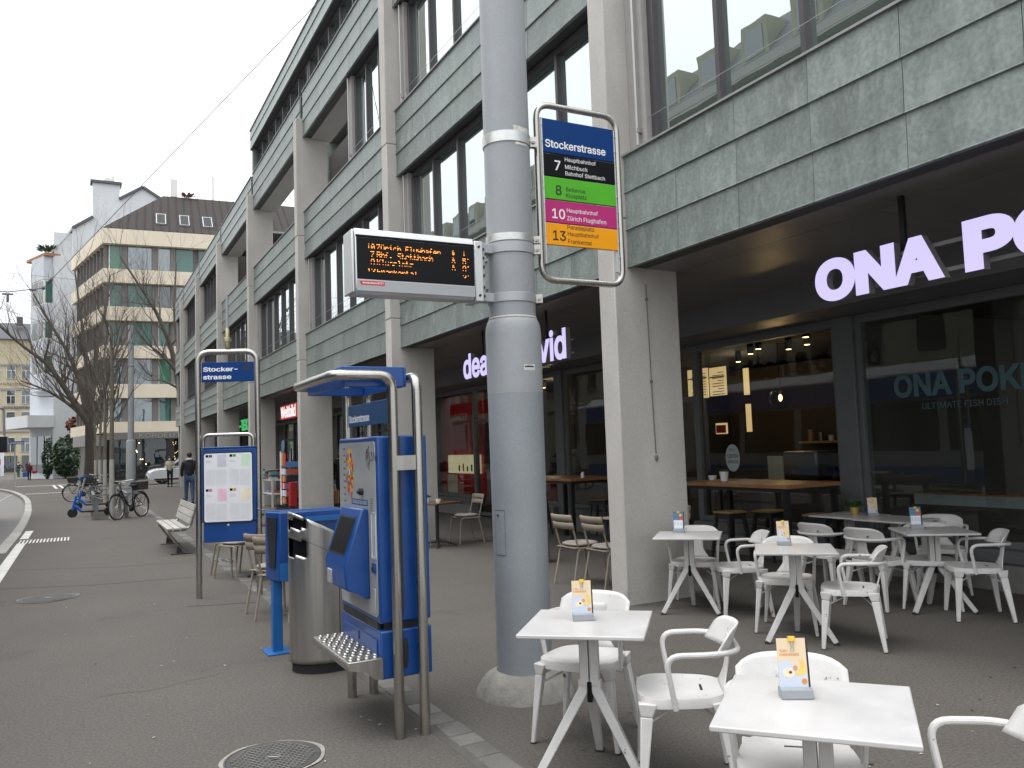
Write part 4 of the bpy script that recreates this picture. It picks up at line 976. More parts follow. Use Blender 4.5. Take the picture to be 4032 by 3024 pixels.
# table cards
mat('card_peach', S8(222,200,168), .5, var=.06); mat('card_sky', S8(196,204,218), .5, var=.05); mat('card_blue', S8(88,120,150), .5, var=.2, scale=25); mat('card_white', (.75,.77,.8), .5)
mat('orange_print', S8(214,140,72), .5, var=.15, scale=60); mat('lemon', S8(226,194,104), .5, var=.15, scale=30); mat('cream', S8(226,214,190), .5, var=.1, scale=40); mat('clip_yellow', S8(225,190,60), .45); mat('holder_grey', (.30,.32,.34), .5, var=.05); mat('card_red', S8(205,70,60), .5, var=.3, scale=40); mat('brown_print', S8(110,60,30), .6)
def menu(kind, label):
    t = E('menu_holder', label, 'menu card', (0,0,0), 'menu card holders on the cafe tables')
    b = MB(); b.box(-.055,.055,-.025,.03,0,.034); O('holder_base', b, 'holder_grey', t, bevel=.003)
    M_ = Matrix.Translation((0,.008,.02)) @ Matrix.Rotation(R(-7), 4, 'X')
    def fl(x0_, x1_, z0_, z1_, y_, m_, nm_, par, poly=None):
        pts = poly or [(x0_,z0_),(x1_,z0_),(x1_,z1_),(x0_,z1_)]
        b = MB(M_); b.prism([(p[0], y_, p[1]) for p in pts], (0,-.0006,0)); return O(nm_, b, m_, par, smooth=0)
    b = MB(M_); b.box(-.052,.054,-.002,.004,.0,.183); O('board', b, 'rubber', t)
    cir = lambda x, z, r_, s_=1: [(x+r_*math.cos(6.28*i/20), z+r_*s_*math.sin(6.28*i/20)) for i in range(20)]
    if kind == 'cake':
        cd_ = fl(-.053,.047,.012,.18,-.0022,'card_peach','card',t)
        fl(0,0,0,0,-.003,'card_sky','card_photo',cd_,[(-.0525,.013),(.0465,.013),(.0465,.05),(.01,.085),(-.02,.105),(-.0525,.098)])
        fl(0,0,0,0,-.0037,'cream','cake_print',cd_,cir(-.018,.062,.021,.85)); fl(0,0,0,0,-.0044,'brown_print','cake_crumb',cd_,cir(-.012,.064,.006,.8))
        fl(0,0,0,0,-.0037,'lemon','fruit_print',cd_,[(.004,.06),(.018,.05),(.036,.058),(.042,.082),(.034,.104),(.02,.108),(.028,.09),(.02,.075)])
        fl(0,0,0,0,-.0044,'orange_print','fruit_print',cd_,cir(.006,.078,.007,1.2)); fl(0,0,0,0,-.0037,'orange_print','price_dot',cd_,cir(.034,.033,.010))
        for i_, s_ in enumerate(('YUZU','CHEESECAKE')):
            o = text(s_, (None,.0085), (0,0,0), RX, RZ, 'orange_print', cd_, depth=.0004, bold=.02)
            T_ = M_ @ Matrix.Translation((-.046,-.0029,.132-.0125*i_)); o.data.transform(T_)
    else:
        cd_ = fl(-.053,.047,.012,.18,-.0022,'card_blue','card',t)
        fl(-.048,.04,.018,.10,-.003,'card_white','price_list',cd_); fl(0,0,0,0,-.003,'card_red','food_print',cd_,cir(.026,.125,.019,1.1)); fl(0,0,0,0,-.0036,'lemon','food_print',cd_,cir(.018,.15,.014))
        for i_ in range(3): fl(-.042+.028*i_,-.024+.028*i_,.05,.085,-.0036,'p_grey','text_block',cd_)
    b = MB(M_); b.box(-.012,.012,-.008,.008,.168,.186); cl = O('binder_clip', b, 'clip_yellow' , t, bevel=.002)
    b = MB(M_); b.tube([(-.006,-.008,.168),(-.003,-.0085,.15),(-.007,-.0085,.135),(.007,-.0085,.135),(.003,-.0085,.15),(.006,-.008,.168)], .0011, 5); O('clip_wire', b, 'rail_steel', cl)
    return t
cake = menu('cake', 'x'); blue_ = menu('blue', 'x'); fc = fb = True
for (x, y, a, k_, lab) in ((2.325,3.72,-28,'cake','cheesecake card in a grey holder on the near left table'),(2.235,2.19,-33,'cake','cheesecake card in a grey holder on the nearest table'),(5.275,5.20,-35,'cake','cheesecake card in a grey holder on the middle terrace table'),
   (7.82,6.36,-40,'cake','cheesecake card beside the gold plant pot on the rear table'),(5.275,6.59,-44,'blue','blue card in a grey holder on the table by the concrete column'),(7.045,5.25,-38,'blue','blue card in a grey holder on the rear right table')):
    if k_ == 'cake': place(cake, fc, (x,y,.733), R(a), lab); fc = False
    else: place(blue_, fb, (x,y,.733), R(a), lab); fb = False
# plants in pots
mat('leaf', (.035,.085,.025), .55, var=.4, scale=20); mat('leaf_dark', (.03,.062,.026), .6, var=.4, scale=20); mat('gold', (.55,.42,.12), .35, metal=.7, var=.1); mat('pot_white', (.72,.72,.71), .35, var=.04); mat('soil', (.04,.03,.022), .9)
def leaves(mb, c, n, L, spread, seed, up=.6, wid=.32):
    q = random.Random(seed)
    for i in range(n):
        a = q.random()*6.28; el = R(q.uniform(25,85)*up+10); d_ = Vector((math.cos(a)*math.cos(el), math.sin(a)*math.cos(el), math.sin(el))); s_ = Vector((-math.sin(a), math.cos(a), 0))
        l_ = L*q.uniform(.6,1.1); p0 = Vector(c)+Vector((math.cos(a),math.sin(a),0))*spread*q.random(); dr = Vector((0,0,-.25*l_))
        mb.add([p0, p0+d_*l_*.5+s_*l_*wid/2, p0+d_*l_+dr*.6, p0+d_*l_*.5-s_*l_*wid/2], [(0,1,2,3)])
def potted(x, y, z, r, h, m_, lab, seed, n=40, L=.09):
    t = E('potted_plant', lab, 'plant', (x,y,z), 'small potted plants on the tables')
    b = MB(); b.lathe([(r*.72,0),(r,h),(r*.9,h),(r*.85,h*.85)], (x,y,z), 24); O('pot', b, m_, t, smooth=50)
    b = MB(); leaves(b, (x,y,z+h*.85), n, L, r*.6, seed); O('foliage', b, 'leaf', t, smooth=0)
potted(7.76,6.56,.733,.052,.095,'gold','green leafy plant in a gold pot on the rear white table',5,60,.15)
# ------------------------------------------------------------------ beige bistro chairs with cushions, wooden tables
mat('beige', (.29,.245,.19), .5, var=.08, rnd_obj=.06); mat('cushion', (.33,.30,.275), .9, var=.12, scale=14, bump=.3, bscale=160)
mat('wood_dark', (.12,.062,.034), .35, var=.3, scale=5, streak=(1,8,8), coat=.2); mat('wood_counter', (.27,.125,.055), .4, var=.3, scale=4, streak=(8,1,8)); mat('wood_oak', (.40,.25,.12), .5, var=.25, scale=4, streak=(8,1,8))
def beige_chair(cushion=True):
    t = E('bistro_chair', 'x', 'chair', (0,0,0), 'beige slatted bistro chairs')
    for s_ in (1,-1):
        y = .19*s_
        b = MB(); b.tube(rpath([(.235,y*1.12,.0),(.19,y,.435),(-.15,y,.435),(-.245,y*1.08,0)], .06, 5), .0125, 8); O('leg_loop', b, 'beige', t)
        b = MB(); b.tube([(-.15,y,.43),(-.19,y,.56),(-.255,y,.83)], .011, 8); O('back_post', b, 'beige', t)
    b = MB()
    for i in range(4): b.box(.20-.105*i-.09, .20-.105*i, -.195,.195,.438,.448)
    O('seat_slats', b, 'beige', t, bevel=.003, kind='stuff')
    for z, h in ((.79,.075),(.70,.075)):
        b = MB()
        def sl(u, v): y = (u-.5)*.43; zz = z+(v-.5)*h; return (-.215-(zz-.66)*.25-.035*(1-(2*u-1)**2)+.0, y, zz)
        b.grid(sl, 10, 2); O('back_slat', b, 'beige', t, smooth=60, solid=.012)
    if cushion:
        b = MB()
        def cu(u, v):
            a = u*6.2832; e = 3.2; c, s2 = math.cos(a), math.sin(a); x = .19*abs(c)**(2/e)*(1 if c > 0 else -1); y = .19*abs(s2)**(2/e)*(1 if s2 > 0 else -1)
            q = math.sin(v*math.pi)**.55; zz = .475+.028*math.cos(v*math.pi)*-1; return (x*q, y*q, zz+.006*math.sin(x*40)*math.sin(y*40)*(v > .5))
        b.grid(cu, 28, 8); O('seat_cushion', b, 'cushion', t, smooth=80)
    return t
bc = beige_chair()
BC = [(5.26,8.42,2,'beige chair with cushion just left of the concrete column, left of the pair'),(5.36,7.94,2,'beige chair with cushion half hidden by the concrete column, right of the pair'),
 (6.45,8.25,215,'beige slatted chair peeping out right of the concrete column'),
 (5.98,13.28,182,'beige chair with cushion at the dark wooden table in front of the red shop window'),(4.98,13.3,12,'beige chair left of the dark wooden table, mostly hidden by the ticket machine'),
 (1.93,12.25,-62,'beige chair with cushion behind the timetable, left one'),(1.92,11.85,-62,'beige chair with cushion behind the timetable, nearer one'),
 (1.86,9.05,35,'beige chair tilted towards the small table between timetable and newspaper box'),(1.87,8.62,40,'beige chair next to the blue newspaper box')]
for i, (x, y, a, lab) in enumerate(BC): place(bc, i == 0, (x,y,0), R(a), lab)
def wood_table(x, y, a, lab, s_=.62, m_='wood_dark'):
    t = E('bistro_table', lab, 'table', (x,y,0), 'wooden bistro tables')
    T_ = Matrix.Translation((x,y,0)) @ Matrix.Rotation(R(a), 4, 'Z')
    b = MB(T_); b.box(-s_/2, s_/2, -s_/2, s_/2, .715, .742); O('table_top', b, m_, t, bevel=.005)
    b = MB(T_); b.cyl((0,0,.05), .03, .665, 14); O('pedestal', b, 'dark_metal', t)
    for k_ in range(4):
        an = R(45+90*k_); b = MB(T_); b.tube([(0,0,.09),(.14*math.cos(an),.14*math.sin(an),.075),(.27*math.cos(an),.27*math.sin(an),.035),(.32*math.cos(an),.32*math.sin(an),.008)], [.025,.02,.016,.012], 8); O('foot', b, 'dark_metal', t)
    return t
wood_table(5.36,13.1,22,'dark varnished wooden table with plant in front of the red shop window')
wood_table(2.25,11.45,5,'small wooden table behind the timetable stand')
wood_table(6.0,8.25,5,'wooden slatted table mostly hidden behind the concrete column', m_='beige')
potted(5.24,13.2,.743,.045,.085,'pot_white','leafy plant in a white pot on the dark wooden table',9,45,.085)
b = MB(); b.lathe([(.04,0),(.046,.05),(.046,.055),(.03,.05)], (5.36,13.02,.743), 20); O('sugar_bowl', b, 'pot_white', None, 'small white bowl next to the plant on the dark wooden table', 'bowl')
potted(2.12,11.35,.743,.04,.1,'pot_white','leafy plant in a white pot behind the timetable stand',12,40,.1)
# ------------------------------------------------------------------ high tables and stools under the arcade
mat('black_steel', (.018,.018,.019), .45, metal=.4, var=.15)
def high_table(x0_, x1_, y0_, y1_, lab):
    t = E('high_table', lab, 'table', ((x0_+x1_)/2,(y0_+y1_)/2,0), 'wooden high tables in the arcade')
    b = MB(); b.box(x0_,x1_,y0_,y1_,1.04,1.085); O('table_top', b, 'wood_counter', t, bevel=.004)
    b = MB(); b.box(x0_+.02,x1_-.02,y0_+.02,y1_-.02,1.0,1.038); O('apron', b, 'black_steel', t)
    for xx in (x0_+.06,x1_-.06):
        for yy in (y0_+.06,y1_-.06): b = MB(); b.box(xx-.03,xx+.03,yy-.03,yy+.03,0,1.0); O('leg', b, 'black_steel', t)
high_table(7.2,8.1,7.02,8.95,'long wooden high table with white pot behind the concrete column')
high_table(7.02,7.87,11.45,13.0,'wooden high table on black legs seen between pole and column')
def stool():
    t = E('bar_stool', 'x', 'stool', (0,0,0), 'bar stools with wooden seats')
    b = MB(); b.box(-.16,.16,-.16,.16,.645,.67); O('seat', b, 'wood_oak', t, bevel=.01)
    for a_ in ((1,1),(1,-1),(-1,1),(-1,-1)):
        b = MB(); b.beam((a_[0]*.12,a_[1]*.12,.645),(a_[0]*.19,a_[1]*.19,0), .05,.04,(0,1,0),.03,.025); O('leg', b, 'dark_metal', t)
    b = MB(); b.box(-.17,.17,-.165,-.15,.2,.225); b.box(-.17,.17,.15,.165,.2,.225); b.box(-.165,-.15,-.17,.17,.26,.285); b.box(.15,.165,-.17,.17,.26,.285); b.box(-.135,.135,-.135,.135,.57,.645); O('foot_ring', b, 'dark_metal', t, kind='stuff')
    return t
sl_ = stool()
for i, (x, y, lab) in enumerate(((7.78,8.62,'bar stool with oak seat in front of the long high table'),(8.22,8.35,'bar stool behind the long high table against the shop window, left'),(8.18,7.45,'bar stool behind the long high table against the shop window, right'),(7.5,13.45,'bar stool at the far end of the further high table'),(8.15,12.3,'bar stool behind the further high table'))): place(sl_, i == 0, (x,y,0), R(8*i), lab)
potted(7.58,8.47,1.086,.06,.125,'pot_white','dark plant in a white pot on the long high table',21,35,.08)
b = MB(); b.lathe([(.045,0),(.058,.05),(.058,.06),(.04,.055)], (7.72,8.86,1.086), 20); O('white_bowl', b, 'pot_white', None, 'small white bowl left of the pot on the long high table', 'bowl')
b = MB(); b.lathe([(.03,0),(.03,.05),(.02,.09)], (7.35,11.6,1.086), 14); O('salt_shaker', b, 'pot_white', None, 'small shaker on the further high table', 'shaker')
# A-board
ab = E('sidewalk_board', 'folding pavement board with a pale poster behind the pole', 'sign', (6.2,10.3,0))
mat('poster_lilac', S8(105,100,120), .6, var=.35, scale=9)
for s_ in (1,-1):
    M_ = Matrix.Translation((5.62,10.4,0)) @ Matrix.Rotation(R(-30), 4, 'Z') @ Matrix.Rotation(R(-14)*s_, 4, 'X')
    b = MB(M_)
    for a_ in ((-.31,-.27,0,1.0),(.27,.31,0,1.0),(-.27,.27,.96,1.0),(-.27,.27,.14,.18)): b.box(a_[0],a_[1],-.012-.13*s_,.012-.13*s_,a_[2],a_[3])
    f_ = O('frame', b, 'black_steel', ab); b = MB(M_); b.box(-.27,.27,-.004-.13*s_,.004-.13*s_,.18,.96); O('poster', b, 'poster_lilac', f_)

# ------------------------------------------------------------------ illuminated shop signs hung in the arcade
mat('sign_glow', (.05,.05,.06), .5, emit=(.56,.50,.84), es=1); mat('letter_side', (.16,.15,.15), .5, var=.05)
def split_islands(o, nm_, mm, thing):
    """one object for each letter: connected pieces, with dots joined to the stroke they sit above"""
    me = o.data; n_ = len(me.vertices); par = list(range(n_))
    def find(a):
        while par[a] != a: par[a] = par[par[a]]; a = par[a]
        return a
    for p in me.polygons:
        vs_ = list(p.vertices)
        for v in vs_[1:]: par[find(v)] = find(vs_[0])
    groups = {}
    for p in me.polygons: groups.setdefault(find(p.vertices[0]), []).append(tuple(p.vertices))
    items = []
    for fs_ in groups.values():
        ys_ = [me.vertices[i].co.y for f in fs_ for i in f]; items.append([min(ys_), max(ys_), fs_])
    items.sort(key=lambda t_: t_[0]-t_[1]); out = []
    for a, b_, fs_ in items:
        for q in out:
            if a >= q[0]-.004 and b_ <= q[1]+.004: q[2].extend(fs_); break
        else: out.append([a, b_, list(fs_)])
    for a, b_, fs_ in out:
        idx = sorted({i for f in fs_ for i in f}); mp = {i: k for k, i in enumerate(idx)}
        mb_ = MB(); mb_.v = [tuple(me.vertices[i].co) for i in idx]; mb_.f = [tuple(mp[i] for i in f) for f in fs_]
        O(nm_, mb_, mm, thing, smooth=0)
    bpy.data.objects.remove(o)
def sign_letters(s_, ya, yb, z0_, z1_, thing, x=5.5, bold=0, m_='sign_glow'):
    """raised block letters, read from the street (towards +X, running to -Y)"""
    for nm_, xx, mm, dep in (('letter', x, m_, .003), ('letter_return', x+.07, 'letter_side', .068)):
        o = text(s_, (ya-yb, z1_-z0_), (xx, ya, z0_), (0,-1,0), (0,0,1), mm, thing, depth=dep, bold=bold, name=nm_)
        split_islands(o, nm_, mm, thing)
so = E('cafe_sign', 'glowing white block letters reading ONA POKÉ hung on rails at the right', 'sign', (5.5,3.9,2.7))
sign_letters('ONA', 4.90, 3.73, 2.745, 3.10, so, bold=.05); sign_letters('POKÉ', 3.575, 2.05, 2.745, 3.20, so, bold=.05)
for rz_ in (2.80,3.0): b = MB(); b.box(5.575,5.59,1.9,4.75,rz_,rz_+.03); O('sign_rail', b, 'letter_side', so)
for hy in (4.10,2.3): b = MB(); b.box(5.595,5.63,hy,hy+.04,2.8,3.467); O('hanger', b, 'black_steel', so)
sn = E('cafe_sign', 'glowing white letters reading dean & david hung between the columns', 'sign', (5.5,10.5,2.7))
sign_letters('dean & david', 12.14, 8.95, 2.735, 3.15, sn, bold=.025)
for rz_ in (2.80,2.97): b = MB(); b.box(5.575,5.59,8.9,12.2,rz_,rz_+.02); O('sign_rail', b, 'letter_side', sn)
for hy in (9.6,11.6): b = MB(); b.box(5.595,5.62,hy,hy+.03,2.8,3.467); O('hanger', b, 'black_steel', sn)
mat('sign_red', S8(200,22,32), .4, var=.05, emit=S8(200,22,32), es=.25); mat('sign_white_lit', (.85,.85,.85), .5, emit=(1,.95,.95), es=.6); mat('sign_green_lit', S8(60,170,90), .5, emit=S8(60,190,100), es=.6)
sw = E('bookshop_sign', 'red box sign with white letters reading Weltbild under the arcade', 'sign', (5.55,25,2.7))
b = MB(); b.box(5.56,5.66,23.72-1.6,26.22,2.70,3.13); O('sign_box', b, 'sign_red', sw, bevel=.01)
text('Weltbild', (1.95,.36), (5.559,26.12,2.735), (0,-1,0), (0,0,1), 'sign_white_lit', sw, depth=.01, bold=.015)
sx = E('shop_sign', 'green letters reading TEX beside dark letters in the further arcade bay', 'sign', (5.55,32.6,2.6))
text('-TEX', (1.75,.42), (5.559,33.58,2.58), (0,-1,0), (0,0,1), 'sign_green_lit', sx, depth=.03, bold=.02); text('group', (1.5,.42), (5.559,31.8,2.50), (0,-1,0), (0,0,1), 'print_grey', sx, depth=.03, bold=.01)
b = MB(); b.box(5.60,5.64,30,33.7,2.65,2.68); O('sign_rail', b, 'letter_side', sx)
b = MB(); b.box(5.55,5.62,41.9,42.9,2.55,2.95); O('blank_sign', b, 'sign_red', None, 'small red box sign in the far arcade bay', 'sign')

# ------------------------------------------------------------------ inside the shops
mat('menu_glow', (.8,.7,.45), .5, emit=(1,.66,.30), es=.62, var=.05); mat('lamp_warm', (1,.8,.5), .4, emit=(1,.62,.22), es=14); mat('bulb_warm', (1,.8,.5), .4, emit=(1,.55,.16), es=10)
mat('counter_front', (.10,.075,.06), .7, var=.2)
b = MB(); b.box(9.3,9.9,7.5,9.6,.01,.95); ct = O('cafe_counter', b, 'counter_front', None, 'dark cafe counter with wooden top inside the shop window', 'counter')
b = MB(); b.box(9.22,9.98,7.42,9.68,.952,.995); O('counter_top', b, 'wood_counter', ct)
for i, (ya, yb, z0_, z1_) in enumerate(((13.82,13.2,2.5,3.12),(13.14,12.66,2.52,3.10),(12.16,12.03,2.48,3.0),(12.14,12.02,1.76,2.3),(13.67,13.4,1.75,1.98),(13.02,12.7,1.74,1.96))):
    b = MB(); b.box(11.5,11.53,min(ya,13.78),yb,z0_,z1_) if False else b.box(11.5,11.53,yb,min(ya,13.85),z0_,z1_)
    mbd = O('menu_board', b, 'menu_glow', None, ('glowing menu board behind the cafe window, %s' % ('left upper one','second upper one','narrow upper strip','narrow lower strip','left lower picture','salad picture below the boards')[i]), 'menu board', 'lit menu boards in the cafe')
    b = MB()
    if i < 2:
        for j in range(9): b.box(11.492,11.4995,yb+.05,yb+.05+(ya-yb)*.7*(1 if j % 3 else .5),z1_-.12-j*.055,z1_-.105-j*.055)
        b.box(11.492,11.4995,yb+.02,min(ya,13.85)-.02,z1_-.21,z1_-.185); O('menu_print', b, 'print_grey', mbd, kind='stuff')
    if i == 5: b.box(11.49,11.4995,yb+.02,ya-.02,z0_+.02,z1_-.04); O('salad_print', b, 'card_red', mbd)
for i, (x, y) in enumerate(((9.74,10.1),(9.33,9.5),(8.95,8.2),(9.9,9.43),(9.7,8.87),(9.3,8.0),(10.5,11.2),(10.2,4.2),(10.6,3.4),(9.9,17.2),(10.2,18.6),(9.8,19.4),(9.8,26),(9.9,45),(9.4,14.8))):
    t = E('ceiling_spot', 'small warm ceiling spot behind the %s' % ('cafe window' if 7.2 < y < 13.8 else 'right hand shop window' if y < 7 else 'red boutique window' if y < 20.8 else 'far shop windows'), 'lamp', (x,y,3.0), 'warm ceiling spots inside the shops')
    b = MB(); b.lathe([(.05,0),(.055,.10),(.05,.18)], (x,y,3.015), 16); O('can', b, 'black_steel', t); b = MB(); b.lathe([(.042,0),(.001,-.004)], (x,y,3.012), 14); O('lens', b, 'lamp_warm', t)
t = E('pendant_lamp', 'glowing filament bulb hanging in a glass globe behind the cafe window', 'lamp', (10,9.76,2.2))
b = MB(); b.tube([(10,9.76,3.19),(10,9.76,2.44)], .006, 6); b.cyl((10,9.76,2.36), .025, .09, 12); O('cord', b, 'black_steel', t)
b = MB(); b.ball((10,9.76,2.27), (.03,.03,.055), 12, 8); O('bulb', b, 'bulb_warm', t); b = MB(); b.ball((10,9.76,2.26), .17, 24, 16); O('globe', b, 'acrylic', t)
pl_ = bpy.data.lights.new('pendant_light', 'POINT'); pl_.energy = 14; pl_.color = (1,.6,.25); pl_.shadow_soft_size = .1; plo = bpy.data.objects.new('pendant_light', pl_); COL.objects.link(plo); plo.location = (10,9.76,2.27); plo.parent = t; plo.matrix_parent_inverse = Matrix.Translation((-10,-9.76,-2.2))
b = MB(); b.box(9.0,9.35,2.0,6.7,.86,.92); wb = O('window_bar', b, 'wood_counter', None, 'long wooden bar behind the right shop window', 'counter')
b = MB(); b.box(8.98,9.0,2.0,6.7,.78,.90); O('bar_edge', b, 'alu_grey', wb)
mat('window_letters', S8(78,104,110), .7, spec=.2); mat('sticker_pale', S8(165,172,170), .7)
wv = E('window_lettering', 'pale letters reading ONA POKÉ on the right shop window', 'lettering', (8.48,5,2.1))
text('ONA POKÉ', (1.66,None), (8.489,6.50,2.045), (0,-1,0), (0,0,1), 'window_letters', wv, depth=.001, bold=.03)
text('ULTIMATE FISH DISH', (.98,None), (8.489,6.15,1.90), (0,-1,0), (0,0,1), 'window_letters', wv, depth=.001)
b = MB(); b.prism([(8.488,9.28+.15*math.cos(6.28*i/24),1.36+.2*math.sin(6.28*i/24)) for i in range(24)], (-.002,0,0)); st = O('window_sticker', b, 'sticker_pale', None, 'oval sticker reading LIEFER SERVICE on the cafe window', 'sticker')
text('NEU!', (.12,None), (8.4859,9.34,1.46), (0,-1,0), (0,0,1), 'print_grey', st, depth=.0006); text('LIEFER', (.22,None), (8.4859,9.39,1.36), (0,-1,0), (0,0,1), 'print_grey', st, depth=.0006, bold=.03); text('SERVICE', (.23,None), (8.4859,9.395,1.28), (0,-1,0), (0,0,1), 'print_grey', st, depth=.0006, bold=.03)
# cafe fittings
mat('brown_wall', (.06,.042,.03), .7, var=.2); mat('steel_dull', (.22,.22,.22), .4, metal=.7, var=.1)
b = MB(); b.box(12.6,12.7,9.2,13.8,.01,3.1); O('cafe_back_wall', b, 'brown_wall', None, 'brown rear wall of the cafe seen through the window', 'wall')
cm = E('coffee_machine', 'steel coffee machine on the cafe counter behind the window', 'coffee machine', (9.6,8.9,1.0))
b = MB(); b.box(9.4,9.85,8.55,9.2,1.06,1.42); O('body', b, 'steel_dull', cm, bevel=.03); b = MB(); b.box(9.38,9.86,8.53,9.22,1.0,1.055); O('drip_tray', b, 'black_steel', cm)
for i_, (y_, h_) in enumerate(((7.7,.3),(7.95,.24),(8.2,.34),(8.35,.2))):
    b = MB(); b.lathe([(.06,0),(.06,h_*.7),(.03,h_*.85),(.03,h_)], (9.55,y_,.996), 14); O('bottle', b, ('bk5' if 'bk5' in MATS else 'black_steel'), None, 'dark bottle on the cafe counter, %s' % ('rightmost','second from right','tallest one','beside the coffee machine')[i_], 'bottle')
b = MB(); b.box(9.24,9.26,9.05,9.35,.996,1.36); O('counter_card', b, 'card_peach', None, 'brown picture card standing on the cafe counter', 'card')
b = MB(); b.box(12.3,12.6,9.4,11.6,1.5,1.54); sf = O('cafe_shelf', b, 'wood_oak', None, 'wooden shelf on the rear cafe wall', 'shelf')
for i_ in range(9):
    b = MB(); b.cyl((12.45,9.5+i_*.24,1.542), .05, .1+.06*(i_ % 3), 10); O('jar', b, ('pot_white','steel_dull','wood_oak')[i_ % 3], None, 'jar on the rear cafe shelf, number %d from the right' % (i_+1) if False else 'jar standing in the row on the rear cafe shelf', 'jar', 'jars on the rear cafe shelf')
for i_, (x_, y_, e_) in enumerate(((10.8,11.6,9),(9.9,17.0,22),(10.2,4.0,5))):
    L_ = bpy.data.lights.new('ceiling_light', 'POINT'); L_.energy = e_; L_.color = (1,.74,.48); L_.shadow_soft_size = .2; lo_ = bpy.data.objects.new('ceiling_light', L_); COL.objects.link(lo_); lo_.location = (x_,y_,2.85)
# red boutique next door
mat('red_wall', S8(176,24,32), .45, var=.12); mat('case_glow', (.75,.70,.5), .5, emit=(1,.85,.5), es=.35); mat('wall_glow', (.55,.42,.22), .7, emit=(1,.62,.2), es=.10, var=.1)  # the shelf wall glows itself, in place of warm room light on it
b = MB(); b.box(8.72,8.76,18.2,20.75,.45,3.0); rw = O('display_wall', b, 'red_wall', None, 'deep red display wall behind the boutique window', 'display wall')
text('VANITY', (1.0,.16), (8.719,20.1,2.36), (0,-1,0), (0,0,1), 'p_cream', rw, depth=.003)
b = MB(); b.box(8.56,8.70,18.3,20.05,1.0,1.46); vc = O('display_case', b, 'case_glow', None, 'lit glass display case in the red boutique window', 'display case', bevel=.01)
for i, (yy, h) in enumerate(((19.3,.14),(19.05,.18),(18.8,.12),(18.55,.16))): b = MB(); b.cyl((8.545,yy,1.06), .02, h, 10); O('flacon', b, ('black_print','red_print','print_grey','black_print')[i], vc)
b = MB(); b.box(8.57,8.60,18.3,20.6,.47,.50); O('window_shelf', b, 'wood_oak', None, 'wooden shelf along the bottom of the red boutique window', 'shelf')
b = MB(); b.box(8.60,8.62,19.6,20.2,.505,.95); O('easel_card', b, 'card_peach', None, 'framed picture card standing in the red boutique window', 'card')
b = MB(); b.box(12.0,12.1,15.0,18.2,.9,3.0); O('wall_glow', b, 'wall_glow', None, 'shelf wall with a warm glow of its own seen through the boutique door', 'wall')
b = MB(); b.box(9.2,9.9,16.3,17.6,.01,.75); O('red_sofa', b, 'red_wall', None, 'red seat block inside the boutique door', 'seat')
# cable conduit with clips and end cap on the near column
cf = E('conduit', 'thin steel cable with clips running down the side of the near column', 'conduit', (5.33,6.97,1.45))
b = MB(); b.tube([(5.30,6.968,3.3),(5.315,6.968,2.2),(5.33,6.968,1.52)], .006, 6); O('cable', b, 'letter_side', cf)
b = MB(); b.bx((5.30,6.968,3.14),(.025,.02,.03)); b.bx((5.313,6.968,2.27),(.025,.02,.03)); O('clip', b, 'letter_side', cf, kind='stuff')
b = MB(); b.ball((5.332,6.965,1.47),(.024,.014,.032),12,8); O('end_cap', b, 'letter_side', cf)
# bookshop goods on the pavement
mat('shelf_white', (.58,.56,.5), .5, var=.1)
def bookshelf():
    x0_,x1_,y0_,y1_ = 5.22,5.95,25.9,27.3
    t = E('book_shelf', 'white steel goods shelf with stacked books outside the bookshop', 'shelf', (5.6,26.6,0))
    for xx in (x0_,x1_):
        for yy in (y0_,y1_): b = MB(); b.box(xx-.025,xx+.025,yy-.025,yy+.025,0,.86); O('upright', b, 'shelf_white', t)
    for z in (.86,.44): b = MB(); b.box(x0_-.02,x1_+.02,y0_-.02,y1_+.02,z-.03,z); O('shelf_board', b, 'shelf_white', t)
bookshelf()
bk_c = [('bk%d' % i, c) for i, c in enumerate(((.5,.5,.52),(.12,.25,.5),(.5,.12,.08),(.1,.35,.2),(.55,.4,.1),(.03,.03,.04)))]
for nm_, c in bk_c: mat(nm_, c, .5, var=.1)
q9 = random.Random(5)
stk_lab = {(5.30,27.1):'farthest street side stack',(5.30,26.75):'second street side stack',(5.32,26.4):'third street side stack',(5.30,26.1):'nearest street side stack',(5.62,27.05):'farthest inner stack',(5.62,26.7):'second inner stack',(5.65,26.3):'third inner stack',(5.88,26.1):'rearmost dark stack'}
for (bx_, by_, nst) in ((5.30,27.1,9),(5.30,26.75,9),(5.32,26.4,8),(5.30,26.1,7),(5.62,27.05,8),(5.62,26.7,9),(5.65,26.3,7),(5.88,26.1,6)):
    for j in range(nst):
        b = MB(); b.bx((bx_+q9.uniform(-.012,.012), by_+q9.uniform(-.012,.012), .862+.0175+j*.0355), (.2,.26,.034), q9.uniform(-.06,.06))
        O('book', b, 'bk%d' % q9.choice((0,1,2,3,4,5) if bx_ < 5.6 else (1,5,2)), None, 'book in the %s on top of the white goods shelf' % stk_lab[(bx_, by_)], 'book', 'books stacked on the white shelf')
for (bx_, by_, m_) in ((5.5,26.6,'bk2'),(5.45,27.0,'bk1'),(5.7,26.2,'bk2')): b = MB(); b.bx((bx_,by_,.475),(.35,.4,.065)); O('book_box', b, m_, None, 'flat %s box on the lower board of the white goods shelf, %s' % (('red','at the middle') if (bx_, m_) == (5.5,'bk2') else ('blue','far left') if m_ == 'bk1' else ('red','near right')), 'box', 'boxes on the lower shelf')
rk = E('card_rack', 'tall revolving rack of calendars and cards outside the bookshop', 'rack', (5.55,24.75,0))
b = MB(); b.box(5.30,5.80,24.45,25.05,.12,.16); b.box(5.53,5.57,24.73,24.77,0,1.8); O('stand', b, 'dark_metal', rk); b = MB(); b.box(5.28,5.31,24.98,25.06,.15,1.72); O('side_strip', b, 'paper', rk)
